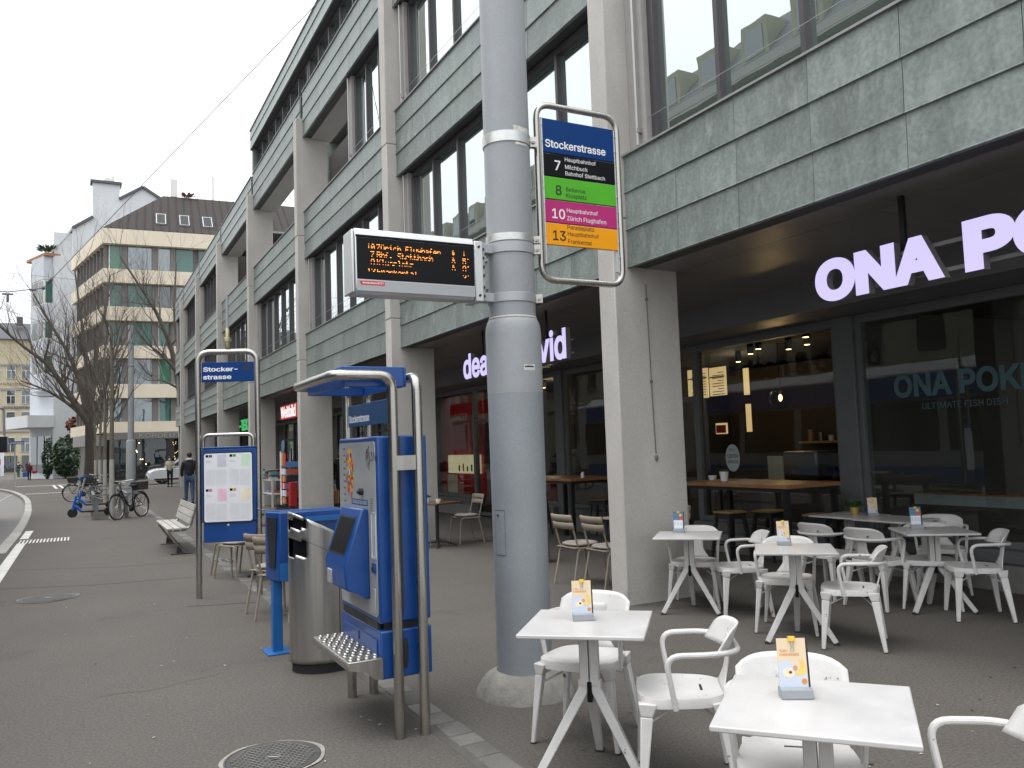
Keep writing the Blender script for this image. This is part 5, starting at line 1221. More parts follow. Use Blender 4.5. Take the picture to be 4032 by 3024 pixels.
for r_ in range(6):
    for s_ in range(3):
        b = MB(); z = .2+r_*.21 if r_ < 5 else 1.30; yy = 24.47+s_*.18; h_ = .17 if r_ < 5 else .38
        b.box(5.30,5.33,yy,yy+.15,z,z+h_); O('calendar', b, ('bk2','p_pink','p_grey','bk4','card_red','card_white')[(r_*2+s_*3+ (r_ == 5)*1) % 6] if r_ < 5 else ('card_red','bk2','bk4')[s_], rk)
    b = MB(); b.box(5.33,5.78,24.46,25.0,.2+r_*.21,.36+r_*.21); O('calendar_stack', b, ('bk5','bk2','bk1')[r_ % 3], rk)
b = MB(); b.prism([(5.30,24.75+.2*math.cos(6.28*i/20),1.87+.18*math.sin(6.28*i/20)) for i in range(20)], (.02,0,0)); O('header_sign', b, 'card_blue', rk)
mat('card_box_red', S8(165,38,34), .7, var=.15); b = MB(); b.box(5.36,5.56,24.1,24.36,.02,.82); O('red_display_box', b, 'card_box_red', None, 'red cardboard display box between rack and column', 'box', bevel=.01)
# ------------------------------------------------------------------ buildings further down the street
mat('cream_band', (.72,.63,.50), .75, var=.05, scale=1); mat('fin_grey', (.17,.16,.155), .7, var=.1); mat('roof_zinc', (.055,.048,.046), .85, var=.15, scale=.8, spec=.15); mat('white_wall', (.62,.63,.64), .85, var=.05, scale=.6); mat('white_bay', (.53,.55,.59), .8, var=.05); mat('yellow_wall', (.52,.45,.31), .85, var=.06, scale=.4); mat('roof_dark', (.10,.10,.11), .7, var=.15); mat('trim_white', (.72,.71,.68), .6, var=.04); mat('terracotta', (.35,.17,.10), .8, var=.1); mat('stone_grey', (.30,.29,.27), .85, var=.1)
glass('glass_teal', (1,1,1), 1.5, dark=(.055,.15,.13), boost=.04); glass('glass_blue', (1,1,1), 1.5, dark=(.07,.11,.13), boost=.2); glass('glass_green', (1,1,1), 1.5, dark=(.07,.19,.13), boost=.03); glass('glass_dark', (1,1,1), 1.5, dark=(.012,.015,.015), boost=.05); glass('glass_far', (1,1,1), 1.5, dark=(.03,.035,.04), boost=.12)
mat('lamp_dot', (1,.8,.5), .4, emit=(1,.68,.3), es=3)
kd = E('corner_building', 'corner building with cream bands, ribbon windows and dark standing seam roof', 'building', (1.68,72,0))
C0 = Vector((1.677,72,0)); fd = Vector((math.cos(R(-4)), math.sin(R(-4)), 0)); ld = Vector((math.cos(R(101)), math.sin(R(101)), 0)); fo = Vector((fd.y,-fd.x,0)); lo = Vector((-ld.y,ld.x,0)); lo = lo if lo.x < 0 else -lo
KP = lambda s_, z, o_=0: C0+fd*s_+fo*o_+Vector((0,0,z))
KL = lambda s_, z, o_=0: C0+ld*s_+lo*o_+Vector((0,0,z))
FLEN, LLEN = 16, 12
b = MB(); b.prism([C0-fo*.5-lo*.5, C0+fd*FLEN-fo*.5, C0+fd*FLEN+ld*LLEN, C0+ld*LLEN-lo*.5], (0,0,20)); O('core', b, 'fin_grey', kd)
BANDS = [(18.83,20.04),(15.69,16.79),(12.66,13.76),(9.65,10.65),(6.48,7.57),(3.75,4.59)]
for z0, z1 in BANDS:
    b = MB(); c3 = lambda o_: [C0+fo*o_+lo*o_*.8+Vector((0,0,z0)), C0+fd*FLEN+fo*o_+Vector((0,0,z0)), C0+fd*FLEN-fo*.6+Vector((0,0,z0)), C0-fo*.6-lo*.6+Vector((0,0,z0)), C0+ld*LLEN-lo*.6+Vector((0,0,z0)), C0+ld*LLEN+lo*o_+Vector((0,0,z0))]
    b.prism(c3(.12), (0,0,z1-z0)); O('cream_band', b, 'cream_band', kd)
for (zt, zb) in ((18.83,16.79),(15.69,13.76),(12.66,10.65),(9.65,7.57),(6.48,4.59)):
    for (a, c) in ((.34,1.25),(1.67,3.44),(3.96,4.82),(5.26,6.6),(7.0,8.3),(8.7,10.4),(10.8,12)):
        b = MB(); b.prism([KP(a,zb,-.45),KP(c,zb,-.45),KP(c,zt,-.45),KP(a,zt,-.45)], fo*.03); w = O('window', b, rnd.choice(('glass_teal','glass_teal','glass_blue','glass_far','glass_green')), kd, smooth=0)
        b = MB(); b.prism([KP(a-.04,zb,-.44),KP(a+.03,zb,-.44),KP(a+.03,zt,-.44),KP(a-.04,zt,-.44)], fo*.06); O('frame', b, 'trim_white' if c-a < 1 else 'frame_dark', w)
    b = MB(); b.prism([KP(1.27,zb,-.4),KP(1.65,zb,-.4),KP(1.65,zt,-.4),KP(1.27,zt,-.4)], fo*.12); b.prism([KP(3.46,zb,-.4),KP(3.94,zb,-.4),KP(3.94,zt,-.4),KP(3.46,zt,-.4)], fo*.12); b.prism([KP(4.84,zb,-.4),KP(5.24,zb,-.4),KP(5.24,zt,-.4),KP(4.84,zt,-.4)], fo*.12); O('piers', b, 'fin_grey', kd, kind='stuff')
    for i in range(9):
        s_ = .5+i*1.25
        b = MB(); b.prism([KL(s_,zb,-.5),KL(s_+.14,zb,-.5),KL(s_+.14,zt,-.5),KL(s_,zt,-.5)], lo*.42); O('fin', b, 'fin_grey', kd)
        b = MB(); b.prism([KL(s_+.16,zb,-.48),KL(s_+1.1,zb,-.48),KL(s_+1.1,zt,-.48),KL(s_+.16,zt,-.48)], lo*.03); O('side_pane', b, 'glass_far', kd, smooth=0)
UPR = Vector((.056,.799,.599)); RP = lambda s_, t_, o_=0: C0+Vector((0,0,20.06))+fd*s_+UPR*t_+fd.cross(UPR)*o_
b = MB(); b.prism([RP(-.1,-.1),RP(16,-.1),RP(16,8),RP(4.4,8)], fd.cross(UPR)*.1); rf = O('roof', b, 'roof_zinc', kd)
for i in range(24):
    s_ = .45+i*.62; t1_ = min(8, max(.4, (s_-.1)/4.3*8 if s_ < 4.4 else 8)); s2_ = s_
    b = MB(); b.beam(RP(s_,0,.13), RP(s2_,t1_,.13), .035, .07, tuple(fd.cross(UPR))); O('roof_seam', b, 'roof_zinc', rf)
for s_ in (3.78,5.6,7.43):
    b = MB(); b.prism([RP(s_,1.2,.1),RP(s_+.78,1.2,.1),RP(s_+.78,3.35,.1),RP(s_,3.35,.1)], fd.cross(UPR)*.14); sk = O('skylight', b, 'alu_grey', rf)
    b = MB(); b.prism([RP(s_+.08,1.3,.24),RP(s_+.70,1.3,.24),RP(s_+.70,3.2,.24),RP(s_+.08,3.2,.24)], fd.cross(UPR)*.02); O('skylight_pane', b, 'screen_black', sk, smooth=0)
b = MB(); b.cyl(tuple(RP(8.6,8.0)), .09, 2.3, 10); b.bx(tuple(RP(5.3,8.2)+Vector((0,0,.8))), (.55,.4,1.6)); O('roof_vents', b, 'trim_white', rf, kind='stuff')
b = MB(); leaves(b, tuple(RP(6.4,8.1)+Vector((0,0,.1))), 60, .6, .4, 4); mat('red_plant', (.22,.06,.05), .8, var=.3); O('roof_plant', b, 'red_plant', rf, smooth=0)
b = MB(); b.prism([KP(.2,3.2,.02),KP(FLEN,3.2,.02),KP(FLEN,3.745,.02),KP(.2,3.745,.02)], fo*.14); sb = O('shop_fascia', b, 'fin_grey', kd)
mat('sign_dim', (.30,.29,.27), .6); text('KORDEUTER', (3.9,.40), KP(2.5,3.27,.165), fd, RZ, 'sign_dim', sb, depth=.03, bold=.01)
b = MB(); b.prism([KP(.1,.25,-.3),KP(FLEN,.25,-.3),KP(FLEN,3.2,-.3),KP(.1,3.2,-.3)], fo*.05); sh_ = O('shop_glass', b, 'glass_dark', kd, smooth=0)
b = MB(); q = random.Random(2)
for i in range(26): c = KP(5.0+q.uniform(-.5,.9),1.0+q.random()*1.9,-.22); b.ball(tuple(c), .022, 6, 4)
for i in range(12): c = KP(6.6+q.uniform(-.9,1.2),q.choice((2.55,2.65,1.7)),-.22); b.ball(tuple(c), .04, 6, 4)
for s_, z in ((2.5,2.9),(2.3,2.3),(2.35,2.2),(2.6,1.6),(2.75,1.6),(3.0,1.2)): b.ball(tuple(KP(s_,z,-.22)), .05, 6, 4)
O('shop_lights', b, 'lamp_dot', sh_, kind='stuff')
b = MB(); b.prism([KL(.4,2.75,1.2),KL(5.2,2.75,1.2),KL(5.2,2.75,-.5),KL(.4,2.75,-.5)], (0,0,.85)); O('canopy', b, 'stone_grey', kd)
# white gabled building
wbd = E('white_building', 'tall white building with bay windows, stepped gable and broad chimney', 'building', (-2.3,92,0))
gp = [(-2.26,0),(-2.38,21.96),(-.72,22.05),(-.73,24.77),(1.11,26.1),(1.05,29.8),(3.6,29.8),(3.52,28.2),(5.73,29.7),(7.5,28.6),(16,22),(16,0)]
b = MB(); b.prism([(x, 92, z) for x, z in gp], (0,1.2,0)); O('gable_wall', b, 'white_wall', wbd)
b = MB()
for (p, q_) in zip(gp[3:], gp[4:10]):
    if abs(p[0]-q_[0]) > .3: b.beam((p[0],92,p[1]+.12),(q_[0],92,q_[1]+.12), .5,.25,(0,0,1))
b.box(.85,3.75,91.8,93.3,29.8,30.05); O('gable_coping', b, 'roof_dark', wbd, kind='stuff')
b = MB(); b.cyl((2.4,92.5,30), .3, .5, 10); b.cyl((2.9,92.5,30), .2, .7, 10); O('chimney_pots', b, 'trim_white', wbd)
P0 = Vector((-2.26,92.1,0)); wd = Vector((math.cos(R(112)), math.sin(R(112)), 0)); wo_ = Vector((-wd.y,wd.x,0)); wo_ = wo_ if wo_.x < 0 else -wo_
WP = lambda s_, z, o_=0: P0+wd*s_+wo_*o_+Vector((0,0,z))
b = MB(); b.prism([WP(0,0),WP(6.1,0),WP(6.1,0,-4),WP(0,0,-4)], (0,0,21.9)); O('street_wall', b, 'white_bay', wbd)
b = MB(); b.prism([WP(-.1,21.9,.9),WP(4.8,21.9,.9),WP(4.8,21.9,-3),WP(-.1,21.9,-3)], (0,0,.3)); O('terrace_edge', b, 'terracotta', wbd)
for (z0, z1) in ((19.6,21.9),(15.6,17.1),(12.2,13.6),(8.6,10.2)):
    b = MB(); b.prism([WP(.3,z0,.9),WP(3.4,z0,.9),WP(4.2,z0,0),WP(.1,z0,0)], (0,0,z1-z0)); O('bay_parapet', b, 'white_bay', wbd)
for (z0, z1) in ((17.1,19.6),(13.6,15.6),(10.2,12.2)):
    for (a, c) in ((.4,1.7),(1.8,3.3)):
        b = MB(); b.prism([WP(a,z0,.8),WP(c,z0,.8),WP(c,z1,.8),WP(a,z1,.8)], wo_*.05); w = O('bay_window', b, 'trim_white', wbd)
        b = MB(); b.prism([WP(a+.12,z0+.15,.86),WP(c-.12,z0+.15,.86),WP(c-.12,z1-.15,.86),WP(a+.12,z1-.15,.86)], wo_*.02); O('pane', b, 'glass_far', w, smooth=0)
    b = MB(); b.prism([WP(.25,z0,.0),WP(.35,z0,.82),WP(.35,z1,.82),WP(.25,z1,.0)], wd*.05); ws = O('bay_side', b, 'trim_white', wbd)
    b = MB(); b.prism([WP(.24,z0+.2,.12),WP(.33,z0+.2,.7),WP(.33,z1-.2,.7),WP(.24,z1-.2,.12)], wd*-.03); O('pane', b, 'glass_teal', ws, smooth=0)
b = MB(); b.prism([WP(-.2,5.0,2.4),WP(6.1,5.0,2.4),WP(6.1,5.0,0),WP(-.2,5.0,0)], (0,0,1.15)); O('balcony', b, 'white_wall', wbd)
for i in range(3):
    b = MB(); b.prism([WP(.4+i*1.8,.6,.02),WP(1.9+i*1.8,.6,.02),WP(1.9+i*1.8,4.2,.02),WP(.4+i*1.8,4.2,.02)], wo_*.06); O('shop_window', b, 'glass_far', wbd, smooth=0)
b = MB(); leaves(b, (-2.9,92.5,22.4), 110, 1.1, .5, 8, wid=.16); O('terrace_palm', b, 'leaf', wbd, smooth=0)
b = MB(); b.box(-2.35,-.75,92.2,93.2,22.05,24.4); b.prism([(-2.6,92.1,22.1),(-.7,92.1,24.8),(-.7,94,24.8),(-2.6,94,22.1)], (0,0,.3)); O('dormer', b, 'white_wall', wbd)
# yellow building closing the street
yb_ = E('yellow_building', 'pale yellow building with white cross windows at the end of the street', 'building', (-12,150,0))
b = MB(); b.box(-40,-4,150,160,0,21); O('wall', b, 'yellow_wall', yb_)
b = MB(); b.prism([(-41,149.4,21),(-3,149.4,21),(-3,153,24),(-41,153,24)], (0,6,0)); b.box(-8.9,-8.1,151,152,23.5,24.8); O('roof', b, 'roof_dark', yb_)
for z in (21,17.0,13.2,10.4,6.6): b = MB(); b.box(-40.05,-3.95,149.8,150,z-.15,z+.15); O('cornice', b, 'stone_grey', yb_)
for zi, (z0, z1) in enumerate(((14.8,17.0),(10.9,13.0),(7.3,9.6),(3.4,5.6))):
    for i in range(6):
        x = -6.9-i*1.95*1.02 if False else -7.55-i*1.98
        b = MB(); b.box(x-.62,x+.62,149.86,150.02,z0-.05,z1+.05); w = O('window', b, 'trim_white', yb_)
        for (a, c, e, f_) in ((-.55,-.05,0,.58),(.05,.55,0,.58),(-.55,.55,.63,1)):
            b = MB(); b.box(x+a,x+c,149.82,149.87,z0+.02+(z1-z0-.04)*e,z0+(z1-z0-.02)*f_); O('pane', b, 'glass_far', w, smooth=0)
text('academicgateway', (8.4,.55), (-13.6,149.79,10.0), RX, RZ, 'print_grey', yb_, depth=.03); text('huustpartner', (6.4,.5), (-12.5,149.79,13.75), RX, RZ, 'print_grey', yb_, depth=.03)
for i in range(5): b = MB(); x = -7-i*2.6; b.box(x-1,x+1,149.8,150,.3,2.8); O('shop_window', b, 'glass_far', yb_, smooth=0)
# building across the road, seen only as a reflection in the panes
ob = E('facing_building', 'ornate yellowish building with dormers mirrored in the upper windows', 'building', (-16,45,0))
b = MB(); b.box(-28,-16,12,80,-.12,18); mat('facing_stone', (.27,.265,.20), .85, var=.12, scale=.5); O('wall', b, 'facing_stone', ob)
b = MB(); b.prism([(-15.6,12,18),(-18,12,21),(-26,12,22),(-28,12,18)], (0,68,0)); O('mansard_roof', b, 'roof_dark', ob)
b = MB(); b.box(-16.0,-15.5,12,80,17.6,18.1); b.box(-16,-15.8,12,80,4.2,4.5); O('cornice', b, 'stone_grey', ob, kind='stuff')
for i in range(22):
    y = 13.6+i*3.0
    for z in (5.2,9.2,13.2): b = MB(); b.box(-16.0,-15.96,y,y+1.3,z,z+2.3); O('window', b, 'glass_far', ob, smooth=0)
    b = MB(); b.box(-18,-16.0,y-.1,y+1.5,18.4,20.2); dm = O('dormer', b, 'facing_stone', ob); b = MB(); b.box(-16.0,-15.97,y+.15,y+1.25,18.6,19.9); O('dormer_window', b, 'glass_far', dm, smooth=0)
for i in range(9): b = MB(); y = 13+i*7.4; b.box(-16,-15.95,y,y+5.6,.2,3.8); O('shop_window', b, 'glass_dark', ob, smooth=0)

# ------------------------------------------------------------------ tram waiting at the stop, just outside the frame but for its mirror
mat('tram_white', (.45,.46,.47), .35, var=.03, coat=.3); mat('tram_blue', S8(20,84,160), .35, var=.04, coat=.3)
tr = E('tram', 'blue and white tram whose wing mirror alone shows at the left edge', 'tram', (-3.5,16,-.1))
b = MB(); b.prism([(-2.42,1,.25),(-2.36,1,1.1),(-2.42,1,3.2),(-2.75,1,3.5),(-4.4,1,3.5),(-4.72,1,3.2),(-4.76,1,1.1),(-4.72,1,.25)], (0,29.2,0)); O('body', b, 'tram_white', tr, bevel=.05)
b = MB(); b.box(-2.385,-2.345,1.2,30.0,2.52,3.14); O('blue_band', b, 'tram_blue', tr); b = MB(); b.box(-2.40,-2.338,1.2,30.0,.3,.75); O('skirt', b, 'tram_blue', tr)
for i in range(12): b = MB(); b.box(-2.375,-2.335,1.6+i*2.4,3.7+i*2.4,1.15,2.45); O('window', b, 'glass_dark', tr, smooth=0)
b = MB(); b.prism([(-2.42,30.2,.25),(-4.7,30.2,.25),(-4.3,31.6,.3),(-2.85,31.6,.3)], (0,0,3.0)); O('nose', b, 'tram_white', tr, bevel=.1)
b = MB(); b.tube(rpath([(-2.6,30.6,3.35),(-2.18,31.2,3.45),(-2.16,31.3,2.5)], .15, 5), .04, 8); ma = O('mirror_arm', b, 'alu_grey', tr)
b = MB(); b.bx((-2.19,31.3,2.27), (.26,.12,.52), R(-8)); O('mirror', b, 'rubber', ma, bevel=.03); b = MB(); b.bx((-2.19,31.3,2.27), (.29,.10,.55), R(-8)); O('mirror_shell', b, 'alu_grey', ma, bevel=.03)
b = MB(); b.tube([(-1.97,20.0,-.11),(-1.97,20.001,-.109)], .001, 3)

# ------------------------------------------------------------------ cars
mat('car_white', (.62,.63,.66), .25, var=.03, coat=.8); mat('car_silver', (.42,.43,.45), .3, metal=.5, var=.03, coat=.8); mat('tyre', (.02,.02,.02), .85, var=.2); mat('rim', (.35,.35,.36), .35, metal=.8); mat('headlight', (.6,.62,.65), .2); mat('trim_black', (.02,.02,.022), .5)
def car(label, loc, rz, body, h=1.0):
    t = E('parked_car', label, 'car', (0,0,0))
    prof = [(-2.2,.35),(-2.28,.75),(-2.2,1.0),(-1.9,1.06),(.75,1.06),(1.9,.98),(2.2,.86),(2.32,.62),(2.28,.30),(1.9,.24),(-1.9,.24)]
    ns = 7; b = MB(); W2 = .93; n_ = len(prof); vs = []
    for k_ in range(ns+1):
        u = -1+2*k_/ns; y = W2*u; q_ = 1-.10*abs(u)**4
        for x, z in prof: vs.append((x*(1-.06*abs(u)**3), y, .24+(z-.24)*q_))
    fs = [(k_*n_+i, k_*n_+(i+1) % n_, (k_+1)*n_+(i+1) % n_, (k_+1)*n_+i) for k_ in range(ns) for i in range(n_)]
    fs += [tuple(range(n_-1,-1,-1)), tuple(ns*n_+i for i in range(n_))]; b.add(vs, fs); O('body', b, body, t, smooth=50, bevel=.03)
    b = MB(); lowr = [(-2.0,1.03),(-1.75,1.45*h),(-.3,1.62*h),(.25,1.57*h),(1.15,1.05)]; vs = []
    for (x, z) in lowr: f_ = 1-.16*(z-1.03)/.6; vs += [(x,-.86*f_,z),(x,.86*f_,z)]
    m_ = len(lowr); b.add(vs, [(2*i,2*i+1,2*i+3,2*i+2) for i in range(m_-1)]+[tuple(2*i for i in range(m_))[::-1], tuple(2*i+1 for i in range(m_))]); cab = O('cabin', b, body, t, bevel=.03)
    for s_ in (1,-1):
        for a in ([(-1.55,1.12),(-1.45,1.40*h),(-.45,1.53*h),(-.4,1.12)],[(-.32,1.12),(-.35,1.53*h),(.2,1.50*h),(.85,1.12)]):
            b = MB(); b.add([(x, s_*(.868-.137*(z-1.03)/.6*1.0+.006), z) for x, z in a], [(0,1,2,3) if s_ > 0 else (3,2,1,0)]); O('side_window', b, 'glass_dark', t, smooth=0, solid=.01)
        b = MB(); b.prism([(1.95,s_*.55,.80),(2.26,s_*.55,.72),(2.24,s_*.55,.64),(2.0,s_*.55,.66)], (0,s_*.3,0)); O('headlight', b, 'headlight', t, bevel=.02)
        b = MB(); b.bx((.75,s_*1.0,1.10),(.12,.2,.13)); O('wing_mirror', b, body, t, bevel=.03)
    b = MB(); b.add([(.30,-.66,1.555*h),(.30,.66,1.555*h),(1.12,.80,1.075),(1.12,-.80,1.075)], [(0,3,2,1)]); O('windscreen', b, 'glass_dark', t, smooth=0, solid=.02)
    b = MB(); b.bx((2.28,0,.46),(.08,1.2,.2)); O('grille', b, 'trim_black', t, bevel=.02)
    b = MB(); b.box(-1.9,1.9,-.935,.935,.26,.36); O('sill_trim', b, 'trim_black', t)
    for x in (1.38,-1.38):
        for s_ in (1,-1):
            b = MB(); b.cyl((x, s_*.72-.11, .345), .345, .22, 28, 'Y'); w = O('wheel', b, 'tyre', t, bevel=.03)
            b = MB(); b.cyl((x, s_*.835-.005, .345), .235, .012, 24, 'Y'); O('rim_disc', b, 'trim_black', w)
            for k_ in range(5):
                a = 6.283*k_/5; b = MB(); b.beam((x,s_*.85,.345),(x+.23*math.cos(a),s_*.85,.345+.23*math.sin(a)), .05,.02,(0,1,0)); O('spoke', b, 'rim', w)
    t.location = loc; t.rotation_euler = (0,0,rz); return t
car('silver white sport utility car parked in front of the corner shop', (6.05,57.6,0), R(180), 'car_white', 1.06)
car('silver car mirrored in the shop window', (-5.6,36.5,-.12), R(90), 'car_silver', .92)

# ------------------------------------------------------------------ bicycles and scooters
mat('bike_black', (.02,.02,.022), .4, var=.2); mat('bike_chrome', (.55,.55,.56), .3, metal=.9); mat('basket', (.05,.045,.042), .8, var=.2)
def bicycle(label, loc, rz, frame='bike_black', lean=0):
    t = E('bicycle', label, 'bicycle', (0,0,0), 'bicycles parked by the tree guards')
    r_ = .34
    for x in (.55,-.53):
        b = MB(); b.tube([(x+r_*math.cos(6.2832*i/32),0,r_+r_*.985*math.sin(6.2832*i/32)) for i in range(32)], .018, 8, closed=True); w = O('wheel', b, 'tyre', t)
        b = MB(); b.tube([(x+(r_-.03)*math.cos(6.2832*i/32),0,r_+(r_-.03)*math.sin(6.2832*i/32)) for i in range(32)], .009, 6, closed=True); O('rim', b, 'bike_chrome', w)
        b = MB()
        for i in range(16): a = 6.2832*i/16; b.tube([(x,.02*(1 if i % 2 else -1),r_),(x+(r_-.03)*math.cos(a),0,r_+(r_-.03)*math.sin(a))], .0016, 4)
        b.cyl((x,-.05,r_), .022, .1, 10, 'Y'); O('spokes', b, 'bike_chrome', w, kind='stuff')
        b = MB(); b.tube([(x+(r_+.035)*math.cos(R(a)),0,r_+(r_+.035)*math.sin(R(a))) for a in range(30 if x < 0 else 50, 190 if x < 0 else 150, 10)], .016, 6); O('mudguard', b, frame, t)
    b = MB(); b.tube(rpath([(.36,0,.88),(.12,0,.40),(-.12,0,.28)], .12, 5), .022, 8); b.tube([(-.12,0,.28),(-.20,0,.80)], .018, 8); b.tube([(.36,0,.78),(.05,0,.42),(-.17,0,.56)], .015, 8)
    for s_ in (1,-1): b.tube([(-.12,0,.28),(-.53,.06*s_,.34)], .010, 6); b.tube([(-.19,0,.72),(-.53,.06*s_,.34)], .009, 6)
    O('frame', b, frame, t)
    b = MB()
    for s_ in (1,-1): b.tube([(.37,.045*s_,.72),(.55,.055*s_,.34)], .012, 6)
    b.tube([(.30,0,1.02),(.39,0,.70)], .016, 8); O('fork', b, frame, t)
    b = MB(); b.tube(rpath([(.02,-.30,1.04),(.18,-.30,1.06),(.31,-.06,1.04),(.31,.06,1.04),(.18,.30,1.06),(.02,.30,1.04)], .06, 4), .012, 8); O('handlebar', b, 'bike_chrome', t)
    for s_ in (1,-1): b = MB(); b.tube([(.14,.30*s_,1.055),(.0,.30*s_,1.038)], .018, 8); O('grip', b, 'rubber', t)
    b = MB(); b.ball((-.24,0,.90), (.14,.08,.035), 12, 8); b.ball((-.12,0,.905),(.10,.035,.025),10,6); b.tube([(-.19,0,.78),(-.21,0,.89)], .013, 6); O('saddle', b, 'rubber', t)
    b = MB(); b.cyl((-.12,-.04,.28), .1, .02, 20, 'Y'); b.tube([(-.12,-.06,.28),(-.02,-.06,.14)], .01, 6); b.tube([(-.12,.06,.28),(-.22,.06,.42)], .01, 6); b.bx((-.0,-.1,.13),(.09,.07,.02)); b.bx((-.24,.1,.43),(.09,.07,.02)); O('crank', b, 'bike_black', t)
    b = MB(); b.ball((-.10,0,.27),(.11,.06,.09),12,8); O('motor', b, 'bike_black', t)
    b = MB(); b.tube([(-.35,0,.73),(-.72,0,.72)], .01, 6); b.tube([(-.7,.08,.72),(-.55,.07,.36)], .006, 6); b.tube([(-.7,-.08,.72),(-.55,-.07,.36)], .006, 6); O('rear_rack', b, frame, t)
    b = MB(); b.prism([(-.36,-.15,.76),(-.66,-.15,.76),(-.74,-.17,1.0),(-.32,-.17,1.0)], (0,.32,0)); O('basket', b, 'basket', t, bevel=.02)
    b = MB(); b.cyl((.40,-.0,.80), .045, .05, 12, 'X'); O('head_lamp', b, 'bike_chrome', t)
    b = MB(); b.tube([(-.18,.06,.30),(-.24,.16,.01)], .01, 6); O('kickstand', b, 'bike_chrome', t)
    t.location = loc; t.rotation_euler = (R(lean),0,rz); return t
bicycle('black bicycle with rear basket parked right of the nearest tree trunk', (1.26,25.65,0), R(180+52), lean=4)
bicycle('black bicycle with basket standing behind the blue scooters', (.25,38.6,0), R(8), lean=3)
bicycle('dark bicycle half hidden behind the young trunks', (.75,37.3,0), R(25), lean=-4)
mat('scooter_blue', S8(20,100,190), .35, var=.06, coat=.3)
def scooter(label, loc, rz):
    t = E('kick_scooter', label, 'scooter', (0,0,0), 'blue electric kick scooters')
    for x in (.46,-.50):
        b = MB(); b.tube([(x+.11*math.cos(6.2832*i/24),0,.125+.11*math.sin(6.2832*i/24)) for i in range(24)], .024, 8, closed=True); w = O('wheel', b, 'tyre', t); b = MB(); b.cyl((x,-.02,.125), .085, .04, 18, 'Y'); O('hub', b, 'rubber', w)
    b = MB(); b.box(-.42,.24,-.085,.085,.125,.185); O('deck', b, 'bike_black', t, bevel=.015)
    b = MB(); b.prism([(-.36,-.06,.18),(-.52,-.06,.27),(-.66,-.06,.20),(-.64,-.06,.16),(-.5,-.06,.24)], (0,.12,0)); O('rear_guard', b, 'bike_black', t, bevel=.01)
    b = MB(); b.tube([(.22,0,.16),(.36,0,.30),(.42,0,.34)], .045, 8); b.tube([(.455,0,.20),(.42,0,.36),(.36,0,.62)], .036, 8); O('neck', b, 'scooter_blue', t)
    b = MB(); b.tube([(.36,0,.62),(.24,0,1.12)], .026, 8); O('stem', b, 'alu', t); b = MB(); b.tube([(.26,0,1.05),(.235,0,1.17)], .034, 8); O('head', b, 'scooter_blue', t)
    b = MB(); b.tube([(.20,-.25,1.16),(.235,-.1,1.17),(.235,.1,1.17),(.20,.25,1.16)], .014, 8); O('handlebar', b, 'bike_black', t)
    b = MB(); b.ball((-.66,0,.22),(.015,.03,.02),8,6); O('tail_light', b, 'red_print', t)
    b = MB(); b.tube([(-.05,.06,.13),(-.08,.13,.01)], .009, 6); O('kickstand', b, 'rubber', t)
    t.location = loc; t.rotation_euler = (0,0,rz)
scooter('blue electric scooter at the front, left of the nearest tree trunk', (.28,27.7,0), R(178)); scooter('blue electric scooter behind the first one', (.42,31.8,0), R(178))

# ------------------------------------------------------------------ trees
mat('bark', (.055,.046,.038), .9, var=.3, scale=6, bump=.6, bscale=20, fine=.2); mat('bark_young', (.15,.13,.10), .9, var=.25, scale=10, bump=.4, bscale=30); mat('trunk_paint', (.42,.40,.35), .9, var=.12, scale=12, bump=.3, bscale=40); mat('twig', (.105,.088,.074), .9, var=.25, scale=6)
def grow(mb, p, d, r, L, depth, q, mind, bend=.25, upb=.12, n0=5, ang=(22,48), shr=(.66,.86), kids=(2,3)):
    """recursive limb: curved tapering tube, then side and end shoots"""
    pts = [p]; rs = [r]; seg = 4 if depth > 2 else 3
    dd = d.copy()
    for i in range(seg):
        dd = (dd+Vector((q.uniform(-1,1),q.uniform(-1,1),q.uniform(-.6,1)*1))*bend*.5+Vector((0,0,upb*.5))).normalized()
        pts.append(pts[-1]+dd*L/seg); rs.append(r*(1-.45*(i+1)/seg))
    mb.tube(pts, rs, max(3, min(n0, 3+depth)), cap=False)
    if depth <= mind: return
    k = q.randint(*kids)
    for i in range(k):
        j = seg if i == 0 else q.randint(1, seg); base = pts[j]
        ax = dd.orthogonal(); ax.rotate(Matrix.Rotation(q.random()*6.28, 3, dd)); nd = dd.copy(); nd.rotate(Matrix.Rotation(R(q.uniform(*ang))*(.5 if i == 0 else 1), 3, ax))
        grow(mb, base, nd, rs[j]*(.82 if i == 0 else .62), L*q.uniform(*shr), depth-1, q, mind, bend, upb, n0, ang, shr, kids)
def big_tree(label, base, trunk, limbs, seed, rt=.36, depth=6):
    t = E('bare_tree', label, 'tree', base)
    q = random.Random(seed); b = MB(); T = [Vector(p) for p in trunk]
    b.tube(T, [rt*(1.25 if i == 0 else 1-.12*i) for i in range(len(T))], 14); O('trunk', b, 'bark', t)
    b = MB()
    for (pts, r_, kd_) in limbs:
        P = [Vector(p) for p in pts]; P = rpath(P, .8, 3); m_ = len(P); rs = [r_*(1-.72*i/(m_-1)) for i in range(m_)]; b.tube(P, rs, 9, cap=False)
        for i in range(2, m_):
            for _ in range(kd_):
                if i < m_-1 and q.random() < .30: continue
                tdir = (P[i]-P[i-1]).normalized(); ax = tdir.orthogonal(); ax.rotate(Matrix.Rotation(q.random()*6.28, 3, tdir)); nd = tdir.copy(); nd.rotate(Matrix.Rotation(R(q.uniform(20,60)), 3, ax))
                grow(b, P[i], nd, max(.014, rs[i]*.38), q.uniform(1.2,2.2), q.choice((3,4,4)), q, 0, bend=.45, upb=.2, kids=(2,3))
    O('crown', b, 'twig', t)
D = lambda x, z, y: (x, y, z)
